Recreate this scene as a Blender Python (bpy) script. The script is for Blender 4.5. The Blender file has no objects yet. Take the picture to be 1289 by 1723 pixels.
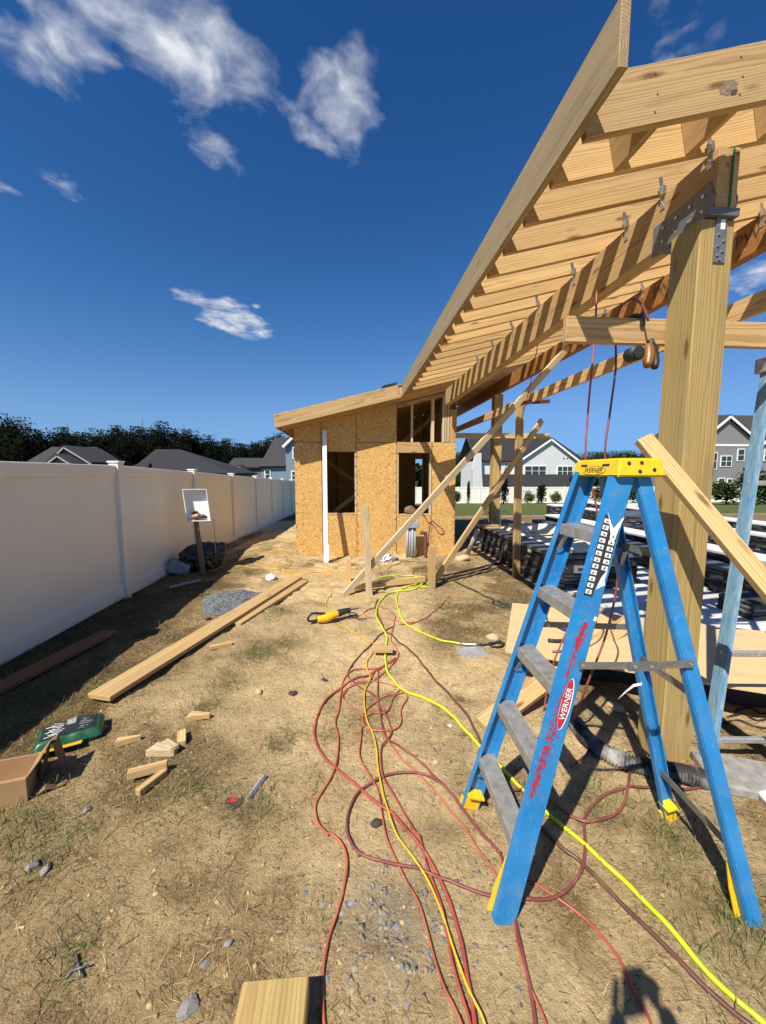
import bpy, bmesh, math, random
import numpy as np
from mathutils import Vector, Matrix
R = math.radians
S = bpy.context.scene
COL = S.collection
rnd = random.Random(11)
rng = np.random.default_rng(5)

# ------------------------------------------------------------------ camera
YAW, PITCH, EYE = R(4.65), R(5.67), 1.68
cd = bpy.data.cameras.new('camera')
cam = bpy.data.objects.new('camera', cd)
COL.objects.link(cam)
cam.location = (0, 0, EYE)
cam.rotation_euler = (R(90) - PITCH, 0, -YAW)
cd.sensor_fit = 'HORIZONTAL'
cd.sensor_width = 36
cd.lens = 36 * 650 / 1289
cd.clip_start = 0.05
cd.clip_end = 2000
S.camera = cam

# ------------------------------------------------------------------ light
SUN_EL, SUN_AZ = R(50.0), R(39.4)          # the sun stands behind and to the left of the camera
to_sun = Vector((-math.sin(SUN_AZ) * math.cos(SUN_EL), -math.cos(SUN_AZ) * math.cos(SUN_EL), math.sin(SUN_EL)))
sl = bpy.data.lights.new('sun', 'SUN')
sl.energy = 5.0
sl.angle = R(0.5)
sl.color = (1.0, 0.93, 0.82)
sun = bpy.data.objects.new('sun', sl)
COL.objects.link(sun)
sun.rotation_euler = to_sun.to_track_quat('Z', 'Y').to_euler()

S.view_settings.view_transform = 'Standard'
S.view_settings.look = 'None'
S.view_settings.exposure = 0.58
S.view_settings.gamma = 1.0
S.view_settings.use_curve_mapping = False
S.render.engine = 'CYCLES'
S.cycles.max_bounces = 8
S.cycles.use_denoising = True

F_, CX_, CY_ = 650.0, 644.5, 861.5
FWD = Vector((math.sin(YAW) * math.cos(PITCH), math.cos(YAW) * math.cos(PITCH), -math.sin(PITCH)))
RGT = Vector((math.cos(YAW), -math.sin(YAW), 0))
UPV = RGT.cross(FWD)
EYEP = Vector((0, 0, EYE))
def sight(x, y):
    return FWD + RGT * ((x - CX_) / F_) - UPV * ((y - CY_) / F_)
def at_z(x, y, z=0.0):
    d = sight(x, y); return EYEP + d * ((z - EYE) / d.z)
def at_y(x, y, Y):
    d = sight(x, y); return EYEP + d * (Y / d.y)
def at_x(x, y, X):
    d = sight(x, y); return EYEP + d * (X / d.x)

# ------------------------------------------------------------------ node helpers
class NT:
    def __init__(s, tree):
        s.t = tree; s.n = tree.nodes; s.l = tree.links
    def node(s, typ, **kw):
        n = s.n.new(typ)
        for k, v in kw.items():
            if k.startswith('i_'):
                key = k[2:]
                key = int(key) if key.isdigit() else key.replace('_', ' ')
                s.put(n.inputs[key], v)
            else:
                setattr(n, k, v)
        return n
    def put(s, sock, v):
        if isinstance(v, bpy.types.NodeSocket):
            s.l.new(v, sock)
        else:
            try: sock.default_value = v
            except Exception: sock.default_value = tuple(v)
    def math(s, op, a, b=0.0, c=None, clamp=False):
        n = s.n.new('ShaderNodeMath'); n.operation = op; n.use_clamp = clamp
        s.put(n.inputs[0], a); s.put(n.inputs[1], b)
        if c is not None: s.put(n.inputs[2], c)
        return n.outputs[0]
    def vmath(s, op, a, b=(0, 0, 0)):
        n = s.n.new('ShaderNodeVectorMath'); n.operation = op
        s.put(n.inputs[0], a); s.put(n.inputs[1], b)
        return n.outputs['Value'] if op in ('LENGTH', 'DOT_PRODUCT', 'DISTANCE') else n.outputs[0]
    def scale(s, v, sc):
        return s.vmath('MULTIPLY', v, sc)
    def noise(s, v, scale=5, detail=4, rough=0.55, dist=0.0, out='Fac'):
        n = s.node('ShaderNodeTexNoise', i_Scale=scale, i_Detail=detail, i_Roughness=rough, i_Distortion=dist)
        s.l.new(v, n.inputs['Vector']); return n.outputs[out]
    def voronoi(s, v, scale=5, out='Distance', feature='F1', rnd=1.0):
        n = s.node('ShaderNodeTexVoronoi', feature=feature, i_Scale=scale, i_Randomness=rnd)
        s.l.new(v, n.inputs['Vector']); return n.outputs[out]
    def ramp(s, f, stops, interp='LINEAR'):
        n = s.n.new('ShaderNodeValToRGB'); s.put(n.inputs[0], f)
        cr = n.color_ramp; cr.interpolation = interp
        while len(cr.elements) < len(stops): cr.elements.new(0.5)
        for e, (p, c) in zip(cr.elements, stops):
            e.position = p
            e.color = (c, c, c, 1) if isinstance(c, (int, float)) else (*c[:3], 1)
        return n.outputs[0]
    def mix(s, f, a, b, mode='MIX'):
        n = s.n.new('ShaderNodeMix'); n.data_type = 'RGBA'; n.blend_type = mode
        s.put(n.inputs[0], f)
        for i, v in ((6, a), (7, b)):
            if isinstance(v, (tuple, list)): v = (*v[:3], 1)
            s.put(n.inputs[i], v)
        return n.outputs[2]

# ------------------------------------------------------------------ sky
W = bpy.data.worlds.new('World'); S.world = W; W.use_nodes = True
wt = NT(W.node_tree); wt.n.clear()
sky = wt.node('ShaderNodeTexSky', sky_type='NISHITA', sun_disc=False, sun_elevation=SUN_EL,
              sun_rotation=math.atan2(to_sun.x, to_sun.y), air_density=1.0, dust_density=0.05, ozone_density=3.0, altitude=0)
gam = wt.node('ShaderNodeGamma', i_Gamma=1.42)
hsv = wt.node('ShaderNodeHueSaturation', i_Saturation=1.28, i_Value=0.80)
wt.l.new(sky.outputs[0], hsv.inputs['Color'])
wt.l.new(hsv.outputs[0], gam.inputs[0])
skyt = wt.mix(1.0, gam.outputs[0], (1.49, 1.046, 0.885), 'MULTIPLY')
ssep = wt.node('ShaderNodeSeparateXYZ'); wt.l.new(skyt, ssep.inputs[0]); scomb = wt.node('ShaderNodeCombineXYZ')
for i_, (c_, k_) in enumerate(((1.75, 1.08), (3.8, 1.12), (9.0, 1.13))):     # the hazy band low down stays blue
    wt.l.new(wt.math('MULTIPLY', wt.math('SUBTRACT', 1.0, wt.math('POWER', 2.71828, wt.math('DIVIDE', ssep.outputs[i_], -c_))), c_ * k_), scomb.inputs[i_])
skyblue = scomb.outputs[0]
tc = wt.node('ShaderNodeTexCoord')
sep = wt.node('ShaderNodeSeparateXYZ'); wt.l.new(tc.outputs['Generated'], sep.inputs[0])
zc = wt.math('MAXIMUM', sep.outputs[2], 0.05)
pu = wt.math('DIVIDE', sep.outputs[0], zc); pv = wt.math('DIVIDE', sep.outputs[1], zc)
comb = wt.node('ShaderNodeCombineXYZ'); wt.l.new(pu, comb.inputs[0]); wt.l.new(pv, comb.inputs[1])
P2 = comb.outputs[0]
def plane_pt(x, y):
    d = sight(x, y); return np.array([d.x / d.z, d.y / d.z])
# cloud banks on a flat cloud layer: centre, along-axis end, across-axis end, strength
BANKS = [((325, 85), (480, 205), (380, -5), 1.08), ((85, 55), (165, 180), (180, 0), 0.86), ((20, 25), (70, 120), (110, -20), 0.75), ((190, 0), (420, -50), (185, 90), 0.86),
         ((395, 140), (475, 195), (420, 85), 0.95), ((575, 165), (600, 275), (655, 150), 0.95), ((540, 228), (595, 268), (565, 195), 0.7),
         ((352, 240), (392, 310), (400, 218), 0.70), ((394, 540), (458, 565), (404, 507), 1.5), ((335, 506), (380, 528), (345, 486), 1.0),
         ((100, 305), (165, 342), (112, 284), 0.75), ((2, 312), (52, 330), (10, 298), 0.6), ((1265, 470), (1330, 455), (1262, 425), 0.8),
         ((985, 50), (970, 110), (1035, 45), 0.60), ((1150, 25), (1155, 100), (1250, 25), 0.62), ((1120, 110), (1125, 150), (1150, 110), 0.5), ((432, 516), (443, 520), (434, 509), 0.8),
         ((316, 560), (328, 563), (318, 551), 0.6), ((175, 360), (215, 395), (190, 348), 0.45)]
mask = None
for c, a_, b_, st in BANKS:
    c0 = plane_pt(*c); e1 = plane_pt(*a_) - c0; e2 = plane_pt(*b_) - c0
    inv = np.linalg.inv(np.array([e1, e2]).T)
    dx = wt.math('SUBTRACT', pu, float(c0[0])); dy = wt.math('SUBTRACT', pv, float(c0[1]))
    q1 = wt.math('ADD', wt.math('MULTIPLY', dx, float(inv[0, 0])), wt.math('MULTIPLY', dy, float(inv[0, 1])))
    q2 = wt.math('ADD', wt.math('MULTIPLY', dx, float(inv[1, 0])), wt.math('MULTIPLY', dy, float(inv[1, 1])))
    d2 = wt.math('ADD', wt.math('MULTIPLY', q1, q1), wt.math('MULTIPLY', q2, q2))
    m = wt.math('MULTIPLY', wt.math('SUBTRACT', 1.0, wt.math('MULTIPLY', d2, 0.75)), st, clamp=True)
    mask = m if mask is None else wt.math('MAXIMUM', mask, m)
# scattered fair-weather cloud over the rest of the sky, behind the camera
far_n = wt.noise(P2, 0.8, 3, 0.5)
behind = wt.math('MULTIPLY', wt.math('SUBTRACT', -0.2, pv), 1.2, clamp=True)
mask = wt.math('MAXIMUM', mask, wt.math('MULTIPLY', wt.math('MULTIPLY', wt.math('SUBTRACT', far_n, 0.52), 5.0, clamp=True), behind))
warp = wt.vmath('ADD', P2, wt.scale(wt.noise(P2, 3.0, 3, 0.6, out='Color'), (0.10, 0.10, 0)))
n1 = wt.noise(wt.scale(warp, (1.0, 1.0, 1)), 5.5, 7, 0.56, 0.35)
n2 = wt.noise(warp, 14.0, 5, 0.52, 0.3)
nn = wt.math('ADD', wt.math('MULTIPLY', n1, 0.8), wt.math('MULTIPLY', n2, 0.2))
dens = wt.math('SUBTRACT', wt.math('ADD', wt.math('MULTIPLY', mask, 0.95), wt.math('MULTIPLY', wt.math('SUBTRACT', nn, 0.5), 2.6)), 0.42)
dens = wt.math('MULTIPLY', dens, 1.25, clamp=True)
dens = wt.math('MULTIPLY', dens, wt.math('MULTIPLY', mask, 4.0, clamp=True))
dens = wt.math('MULTIPLY', wt.math('POWER', dens, 1.4), 0.93)
shade = wt.ramp(n2, [(0.3, (5.4, 5.8, 6.5)), (0.7, (8.0, 8.2, 8.6))])
skyc = wt.mix(dens, skyblue, shade)
bg = wt.node('ShaderNodeBackground', i_Strength=0.075); wt.l.new(skyc, bg.inputs[0])
wo = wt.node('ShaderNodeOutputWorld'); wt.l.new(bg.outputs[0], wo.inputs[0])
# ------------------------------------------------------------------ materials
def new_mat(name):
    m = bpy.data.materials.new(name); m.use_nodes = True
    t = NT(m.node_tree)
    b = t.n['Principled BSDF']
    return m, t, b
def bump(t, b, h, strength=0.3, dist=0.01):
    n = t.node('ShaderNodeBump', i_Strength=strength, i_Distance=dist)
    t.l.new(h, n.inputs['Height']); t.l.new(n.outputs[0], b.inputs['Normal'])
def plain(name, col, rough=0.6, metal=0.0, var=0.12, nscale=8, spec=0.5, bumps=0.0):
    m, t, b = new_mat(name)
    tc = t.node('ShaderNodeTexCoord')
    n = t.noise(tc.outputs['Object'], nscale, 6, 0.6)
    lo = tuple(c * (1 - var) for c in col); hi = tuple(min(1, c * (1 + var)) for c in col)
    t.l.new(t.ramp(n, [(0.3, lo), (0.7, hi)]), b.inputs['Base Color'])
    b.inputs['Roughness'].default_value = rough; b.inputs['Metallic'].default_value = metal
    b.inputs['Specular IOR Level'].default_value = spec
    if bumps: bump(t, b, t.noise(tc.outputs['Object'], nscale * 6, 4), bumps, 0.004)
    return m
def wood(name, light, dark, ring=0.011, knots=1.0, stain=0.25, stain_col=(0.16, 0.12, 0.08), contrast=1.12):
    """solid lumber: growth rings run along local X, so long faces show grain and ends show rings"""
    m, t, b = new_mat(name)
    tc = t.node('ShaderNodeTexCoord'); oi = t.node('ShaderNodeObjectInfo')
    r = oi.outputs['Random']
    off = t.node('ShaderNodeCombineXYZ')
    t.l.new(t.math('MULTIPLY', r, 37.0), off.inputs[0])
    t.l.new(t.math('ADD', t.math('MULTIPLY', t.math('FRACT', t.math('MULTIPLY', r, 7.3)), 0.14), -0.07), off.inputs[1])
    t.l.new(t.math('ADD', t.math('MULTIPLY', t.math('FRACT', t.math('MULTIPLY', r, 13.7)), 0.10), 0.018), off.inputs[2])
    v = t.vmath('ADD', tc.outputs['Object'], off.outputs[0])
    wob = t.noise(t.scale(v, (0.9, 5.0, 5.0)), 1.0, 3, 0.5, out='Color')
    wob = t.scale(t.vmath('SUBTRACT', wob, (0.5, 0.5, 0.5)), (0.0, 0.055, 0.055))
    yz = t.scale(t.vmath('ADD', v, wob), (0.0, 1.0, 1.0))
    rad = t.math('DIVIDE', t.vmath('LENGTH', yz), ring)
    fr = t.math('FRACT', t.math('ADD', rad, t.math('MULTIPLY', t.noise(t.scale(v, (3, 60, 60)), 1.0, 3), 0.35)))
    late = t.ramp(fr, [(0.0, 0.0), (0.45, 0.12), (0.82, 1.0), (0.93, 0.75), (1.0, 0.0)])
    fib = t.noise(t.scale(v, (4.0, 190.0, 190.0)), 1.0, 4, 0.65)
    fac = t.math('ADD', t.math('MULTIPLY', late, 0.62 * contrast), t.math('MULTIPLY', t.math('SUBTRACT', fib, 0.5), 0.75), clamp=True)
    streak = t.noise(t.scale(v, (1.3, 46.0, 46.0)), 1.0, 4, 0.6)
    fac = t.math('ADD', fac, t.math('MULTIPLY', t.math('SUBTRACT', streak, 0.5), 1.1 * contrast), clamp=True)
    col = t.mix(fac, light, dark)
    big = t.noise(t.scale(v, (1.1, 9, 9)), 1.0, 5, 0.6)
    col = t.mix(t.math('MULTIPLY', t.ramp(big, [(0.52, 0.0), (0.75, 1.0)]), stain), col, stain_col)
    tone = t.math('ADD', 0.74, t.math('MULTIPLY', t.math('FRACT', t.math('MULTIPLY', r, 23.1)), 0.36))
    tv = t.node('ShaderNodeCombineXYZ')
    for i in range(3): t.l.new(tone, tv.inputs[i])
    col = t.mix(1.0, col, tv.outputs[0], 'MULTIPLY')
    if knots:
        kd = t.voronoi(t.scale(v, (2.3, 9.0, 9.0)), 1.0)
        kn = t.math('ADD', kd, t.math('MULTIPLY', t.math('SUBTRACT', t.noise(v, 60, 3), 0.5), 0.08))
        col = t.mix(t.math('MULTIPLY', t.ramp(kn, [(0.07, 1.0), (0.12, 0.5), (0.17, 0.0)]), 0.8 * knots), col, (0.11, 0.05, 0.02))
    t.l.new(col, b.inputs['Base Color'])
    b.inputs['Roughness'].default_value = 0.72
    b.inputs['Specular IOR Level'].default_value = 0.25
    bump(t, b, t.math('ADD', fac, fib), 0.25, 0.0015)
    return m
M = {}
M['pine'] = wood('fresh pine lumber', (0.60, 0.415, 0.19), (0.37, 0.205, 0.075))
M['pine_stained'] = wood('weather stained pine lumber', (0.56, 0.39, 0.18), (0.36, 0.20, 0.08), stain=0.85, stain_col=(0.17, 0.115, 0.065))
M['grey_pine'] = wood('greyed pine lumber', (0.46, 0.345, 0.185), (0.24, 0.16, 0.08), stain=0.4, stain_col=(0.20, 0.16, 0.10), knots=0.6)
M['treated'] = wood('pressure treated pine', (0.49, 0.355, 0.14), (0.29, 0.18, 0.055), ring=0.014, stain=0.7, stain_col=(0.22, 0.185, 0.085), contrast=0.95)
M['brown_board'] = wood('old rust brown board', (0.34, 0.14, 0.06), (0.20, 0.08, 0.035), knots=0.3)
M['whitewash'] = wood('sun bleached pine stud', (0.62, 0.50, 0.32), (0.44, 0.31, 0.17), knots=0.5)
M['stake'] = wood('weathered stake wood', (0.24, 0.17, 0.10), (0.15, 0.10, 0.06), knots=0.3)

def osb_mat(name, base, dark, lightc):
    m, t, b = new_mat(name)
    tc = t.node('ShaderNodeTexCoord'); v = tc.outputs['Object']
    v = t.vmath('ADD', v, t.scale(t.noise(v, 9, 2, out='Color'), (0.06, 0.06, 0.06)))
    c1 = t.voronoi(t.scale(v, (62, 24, 40)), 1.0, 'Color')
    c2 = t.voronoi(t.scale(v, (26, 52, 36)), 1.0, 'Color')
    s1 = t.node('ShaderNodeSeparateXYZ'); t.l.new(c1, s1.inputs[0])
    s2 = t.node('ShaderNodeSeparateXYZ'); t.l.new(c2, s2.inputs[0])
    pick = t.ramp(t.noise(v, 14, 2), [(0.47, 0.0), (0.53, 1.0)])
    f = t.math('ADD', t.math('MULTIPLY', s1.outputs[0], t.math('SUBTRACT', 1.0, pick)), t.math('MULTIPLY', s2.outputs[0], pick))
    col = t.ramp(f, [(0.0, dark), (0.25, base), (0.75, base), (1.0, lightc)])
    big = t.noise(tc.outputs['Object'], 1.4, 4)
    col = t.mix(t.ramp(big, [(0.45, 0.0), (0.8, 0.22)]), col, dark)
    fl = t.voronoi(t.scale(v, (26, 26, 26)), 1.0)
    sp = t.voronoi(t.scale(v, (9, 9, 9)), 1.0)
    col = t.mix(t.ramp(sp, [(0.06, 0.85), (0.11, 0.0)]), col, (0.16, 0.07, 0.02))
    t.l.new(col, b.inputs['Base Color'])
    b.inputs['Roughness'].default_value = 0.65; b.inputs['Specular IOR Level'].default_value = 0.25
    bump(t, b, f, 0.25, 0.002)
    return m
M['osb'] = osb_mat('oriented strand board', (0.56, 0.340, 0.110), (0.38, 0.205, 0.060), (0.72, 0.50, 0.21))
M['lvl'] = osb_mat('laminated veneer lumber', (0.30, 0.135, 0.038), (0.17, 0.07, 0.02), (0.38, 0.19, 0.06))
M['ply'] = wood('plywood sheet', (0.66, 0.48, 0.26), (0.54, 0.34, 0.15), ring=0.02, stain=0.3, stain_col=(0.42, 0.27, 0.11), knots=0.5)

def vinyl():
    m, t, b = new_mat('white vinyl')
    tc = t.node('ShaderNodeTexCoord')
    n = t.noise(tc.outputs['Object'], 1.3, 5)
    t.l.new(t.ramp(n, [(0.3, (0.72, 0.695, 0.61)), (0.7, (0.77, 0.745, 0.655))]), b.inputs['Base Color'])
    b.inputs['Roughness'].default_value = 0.42; b.inputs['Specular IOR Level'].default_value = 0.4
    return m
M['vinyl'] = vinyl()
M['white'] = plain('white plastic', (0.80, 0.80, 0.78), 0.45, var=0.05)
M['pvc_grey'] = plain('grey pvc', (0.30, 0.33, 0.37), 0.5)
M['steel'] = plain('galvanised steel', (0.52, 0.53, 0.54), 0.38, 0.85, 0.25, 40)
M['dark_steel'] = plain('dark painted steel', (0.15, 0.155, 0.165), 0.5, 0.3, 0.2, 20)
M['alu'] = plain('worn aluminium', (0.40, 0.39, 0.36), 0.5, 0.55, 0.25, 30, bumps=0.15)
M['dull_alu'] = plain('dull spreader metal', (0.21, 0.20, 0.18), 0.5, 0.5, 0.25, 30)
M['rust'] = plain('rusty brown pipe', (0.14, 0.055, 0.03), 0.6, 0.1, 0.3, 20)
M['black'] = plain('black rubber', (0.02, 0.02, 0.022), 0.55, var=0.2)
M['black_plastic'] = plain('black plastic bag', (0.022, 0.024, 0.026), 0.28, var=0.2)
M['cardboard'] = plain('cardboard', (0.33, 0.20, 0.10), 0.85, var=0.12)
M['yellow_tool'] = plain('yellow tool plastic', (0.75, 0.42, 0.015), 0.4, var=0.08)
M['orange'] = plain('orange tool plastic', (0.24, 0.085, 0.015), 0.4, var=0.1)
M['tarp'] = plain('canvas drop cloth', (0.62, 0.56, 0.42), 0.85, var=0.08, nscale=3)
M['mortar_bag'] = plain('grey green paper sack', (0.24, 0.30, 0.27), 0.8, var=0.15)
M['green_bag'] = plain('green plastic sack', (0.015, 0.085, 0.04), 0.35, var=0.3)
M['foil'] = plain('silver foil', (0.62, 0.63, 0.64), 0.3, 0.6, 0.2, 30, bumps=0.5)
M['red_paint'] = plain('red marking paint', (0.40, 0.025, 0.045), 0.6, var=0.25, nscale=60)
M['printed_white'] = plain('white print', (0.80, 0.80, 0.78), 0.5, var=0.06, nscale=60)
M['printed_black'] = plain('black print', (0.025, 0.03, 0.03), 0.5)
M['printed_ink'] = plain('faded ink stamp', (0.06, 0.035, 0.02), 0.8)
M['green_seal'] = plain('green sealant', (0.02, 0.20, 0.12), 0.6)
M['shingle'] = plain('asphalt shingle', (0.019, 0.020, 0.023), 0.9, var=0.3, nscale=6)
M['shingle_grey'] = plain('grey shingle', (0.036, 0.036, 0.037), 0.9, var=0.3, nscale=6)
M['felt'] = plain('black roofing felt', (0.035, 0.035, 0.04), 0.9)
M['glass'] = plain('window glass', (0.03, 0.045, 0.045), 0.12, var=0.3, nscale=2)
M['tooth_red'] = plain('red tool plastic', (0.075, 0.02, 0.014), 0.5)
M['blue_tool'] = plain('blue tool plastic', (0.02, 0.07, 0.35), 0.4)
M['concrete'] = plain('pale concrete', (0.40, 0.38, 0.34), 0.9, var=0.15, nscale=14, bumps=0.3)
M['trim_grey'] = plain('weathered trim', (0.30, 0.30, 0.30), 0.7)
M['rock'] = plain('grey rock', (0.25, 0.24, 0.22), 0.9, var=0.3, nscale=25, bumps=0.5)
M['tan_rock'] = plain('tan rock', (0.46, 0.35, 0.21), 0.9, var=0.2, nscale=25, bumps=0.4)
M['clod'] = plain('dark clod', (0.055, 0.045, 0.035), 0.95, var=0.4, nscale=30, bumps=0.5)
M['brown_paper'] = plain('torn brown sack paper', (0.17, 0.11, 0.06), 0.85)

def ladder_blue():
    m, t, b = new_mat('blue fibreglass')
    tc = t.node('ShaderNodeTexCoord'); v = tc.outputs['Object']
    n = t.noise(v, 5, 5); f = t.noise(t.scale(v, (8, 260, 260)), 1.0, 3)
    col = t.ramp(n, [(0.3, (0.010, 0.165, 0.42)), (0.7, (0.020, 0.235, 0.54))])
    col = t.mix(t.ramp(f, [(0.6, 0.0), (0.85, 0.16)]), col, (0.08, 0.30, 0.58))
    sc = t.noise(t.scale(v, (30, 120, 120)), 1.0, 5, 0.7)
    col = t.mix(t.ramp(sc, [(0.60, 0.0), (0.70, 0.6)]), col, (0.34, 0.48, 0.58))
    dirt = t.noise(v, 11, 6, 0.7)
    col = t.mix(t.ramp(dirt, [(0.50, 0.0), (0.74, 0.5)]), col, (0.16, 0.24, 0.30))
    t.l.new(col, b.inputs['Base Color'])
    b.inputs['Roughness'].default_value = 0.42
    bump(t, b, f, 0.15, 0.001)
    return m
M['blue'] = ladder_blue()
def faded_blue():
    m, t, b = new_mat('chalky faded blue fibreglass')
    tc = t.node('ShaderNodeTexCoord'); v = tc.outputs['Object']
    n = t.noise(t.scale(v, (9, 60, 60)), 1.0, 6, 0.7)
    t.l.new(t.ramp(n, [(0.35, (0.07, 0.19, 0.31)), (0.5, (0.13, 0.26, 0.36)), (0.70, (0.30, 0.35, 0.35))]), b.inputs['Base Color'])
    b.inputs['Roughness'].default_value = 0.7
    return m
M['faded_blue'] = faded_blue()
def ladder_yellow():
    m, t, b = new_mat('scuffed yellow plastic')
    tc = t.node('ShaderNodeTexCoord'); v = tc.outputs['Object']
    n = t.noise(v, 45, 6, 0.7)
    col = t.mix(t.ramp(n, [(0.55, 0.0), (0.75, 0.6)]), (0.80, 0.50, 0.012), (0.36, 0.20, 0.02))
    t.l.new(col, b.inputs['Base Color']); b.inputs['Roughness'].default_value = 0.45
    return m
M['yellow'] = ladder_yellow()
def hose_mat(name, col, rough=0.45):
    m, t, b = new_mat(name)
    tc = t.node('ShaderNodeTexCoord'); n = t.noise(tc.outputs['Object'], 7, 6, 0.65)
    t.l.new(t.ramp(n, [(0.3, tuple(c * 0.7 for c in col)), (0.55, col), (0.78, tuple(c * 0.62 + d * 0.34 for c, d in zip(col, (0.46, 0.34, 0.20))))]), b.inputs['Base Color'])
    b.inputs['Roughness'].default_value = rough
    return m
M['hose_red'] = hose_mat('faded red air hose', (0.37, 0.07, 0.05))
M['hose_orange'] = hose_mat('orange red air hose', (0.45, 0.115, 0.055))
M['hose_maroon'] = hose_mat('maroon rubber hose', (0.20, 0.055, 0.05))
M['hose_brown'] = hose_mat('brown rubber hose', (0.12, 0.05, 0.038))
M['hose_lime'] = hose_mat('lime garden hose', (0.55, 0.68, 0.02))
M['cord_yellow'] = hose_mat('yellow extension cord', (0.72, 0.45, 0.015))
M['hose_green'] = hose_mat('dark green hose', (0.02, 0.05, 0.03))

def attr_mat(name, rough=0.9, nscale=30, amount=0.35, bumps=0.0, spec=0.2):
    m, t, b = new_mat(name)
    a = t.node('ShaderNodeAttribute', attribute_name='Col')
    tc = t.node('ShaderNodeTexCoord')
    n = t.noise(tc.outputs['Object'], nscale, 5, 0.65)
    f = t.ramp(n, [(0.25, 1 - amount), (0.75, 1 + amount * 0.6)])
    t.l.new(t.mix(1.0, a.outputs['Color'], f, 'MULTIPLY'), b.inputs['Base Color'])
    b.inputs['Roughness'].default_value = rough; b.inputs['Specular IOR Level'].default_value = spec
    if bumps: bump(t, b, n, bumps, 0.01)
    return m
M['straw'] = attr_mat('dry grass blades', 0.8, 3, 0.2)
M['pebble'] = attr_mat('gravel stones', 0.85, 60, 0.3)
M['leaf'] = attr_mat('leaves', 0.8, 0.6, 0.35, spec=0.05)
M['stone'] = attr_mat('black stacked stone', 0.6, 40, 0.5, 0.4)
M['paver'] = attr_mat('pale pavers', 0.8, 20, 0.12, 0.1)
M['bark'] = plain('bark', (0.07, 0.05, 0.035), 0.95, var=0.35, nscale=5)

def ground_mat():
    m, t, b = new_mat('sandy soil')
    a = t.node('ShaderNodeAttribute', attribute_name='Col')
    tc = t.node('ShaderNodeTexCoord'); v = tc.outputs['Object']
    n1 = t.noise(v, 4.5, 8, 0.68); n2 = t.noise(v, 38, 8, 0.72); n3 = t.noise(v, 150, 6, 0.7)
    f = t.math('ADD', t.math('MULTIPLY', n1, 0.32), t.math('ADD', t.math('MULTIPLY', n2, 0.42), t.math('MULTIPLY', n3, 0.26)))
    mul = t.ramp(f, [(0.34, (0.36, 0.33, 0.29)), (0.44, (0.82, 0.79, 0.75)), (0.54, (1.10, 1.10, 1.08)), (0.66, (1.42, 1.40, 1.36))])
    col = t.mix(1.0, a.outputs['Color'], mul, 'MULTIPLY')
    # small stones bedded in the soil
    gv = t.vmath('ADD', v, t.scale(t.noise(v, 30, 2, out='Color'), (0.02, 0.02, 0.02)))
    vd = t.voronoi(gv, 60); vc = t.voronoi(gv, 60, 'Color')
    sp = t.node('ShaderNodeSeparateXYZ'); t.l.new(vc, sp.inputs[0])
    isst = t.math('MULTIPLY', t.ramp(vd, [(0.26, 1.0), (0.36, 0.0)]), t.math('GREATER_THAN', sp.outputs[0], 0.90))
    stc = t.ramp(sp.outputs[1], [(0.0, (0.13, 0.13, 0.125)), (0.6, (0.24, 0.22, 0.19)), (1.0, (0.42, 0.36, 0.27))])
    col = t.mix(t.math('MULTIPLY', isst, 0.8), col, stc)
    t.l.new(col, b.inputs['Base Color'])
    b.inputs['Roughness'].default_value = 0.95; b.inputs['Specular IOR Level'].default_value = 0.15
    h = t.math('ADD', t.math('MULTIPLY', n2, 1.2), t.math('ADD', t.math('MULTIPLY', n3, 0.5), t.math('MULTIPLY', isst, 0.25)))
    bump(t, b, h, 1.0, 0.035)
    return m
M['ground'] = ground_mat()
def siding(name, col, pitch=0.16):
    m, t, b = new_mat(name)
    tc = t.node('ShaderNodeTexCoord')
    sp = t.node('ShaderNodeSeparateXYZ'); t.l.new(tc.outputs['Object'], sp.inputs[0])
    fr = t.math('FRACT', t.math('DIVIDE', sp.outputs[2], pitch))
    n = t.noise(tc.outputs['Object'], 1.0, 4)
    c = t.mix(t.ramp(fr, [(0.0, 0.55), (0.12, 0.0), (1.0, 0.0)]), col, tuple(x * 0.5 for x in col))
    t.l.new(t.mix(t.math('MULTIPLY', n, 0.2), c, tuple(x * 0.7 for x in col)), b.inputs['Base Color'])
    b.inputs['Roughness'].default_value = 0.7
    bump(t, b, fr, 0.5, 0.03)
    return m
M['siding_white'] = siding('white lap siding', (0.64, 0.65, 0.66))
M['siding_grey'] = siding('grey lap siding', (0.24, 0.24, 0.235))
M['siding_blue'] = siding('blue grey lap siding', (0.20, 0.25, 0.32))
M['siding_tan'] = siding('grey brown siding', (0.16, 0.15, 0.14))

# ------------------------------------------------------------------ object helpers
WM = {}
def put(name, me, mat, parent=None, Mx=None):
    if mat is not None and len(me.materials) == 0:
        me.materials.append(M[mat] if isinstance(mat, str) else mat)
    o = bpy.data.objects.new(name, me); COL.objects.link(o)
    Mx = Mx if Mx is not None else Matrix()
    WM[o.name] = Mx.copy()
    if parent is not None:
        o.parent = parent; o.matrix_basis = WM[parent.name].inverted() @ Mx
    else:
        o.matrix_basis = Mx
    return o
def tag(o, label, cat=None, group=None, kind=None):
    if label: o['label'] = label
    if cat: o['category'] = cat
    if group: o['group'] = group
    if kind: o['kind'] = kind
    return o
def thing(name, label, cat, loc, group=None):
    o = bpy.data.objects.new(name, None); COL.objects.link(o)
    o.empty_display_size = 0.1
    Mx = Matrix.Translation(Vector(loc)); o.matrix_basis = Mx; WM[o.name] = Mx
    return tag(o, label, cat, group)
def mesh(name, verts, faces, smooth=False):
    me = bpy.data.meshes.new(name); me.from_pydata([tuple(v) for v in verts], [], faces)
    if smooth:
        me.polygons.foreach_set('use_smooth', [True] * len(me.polygons))
    me.update(); return me
_boxes = {}
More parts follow.
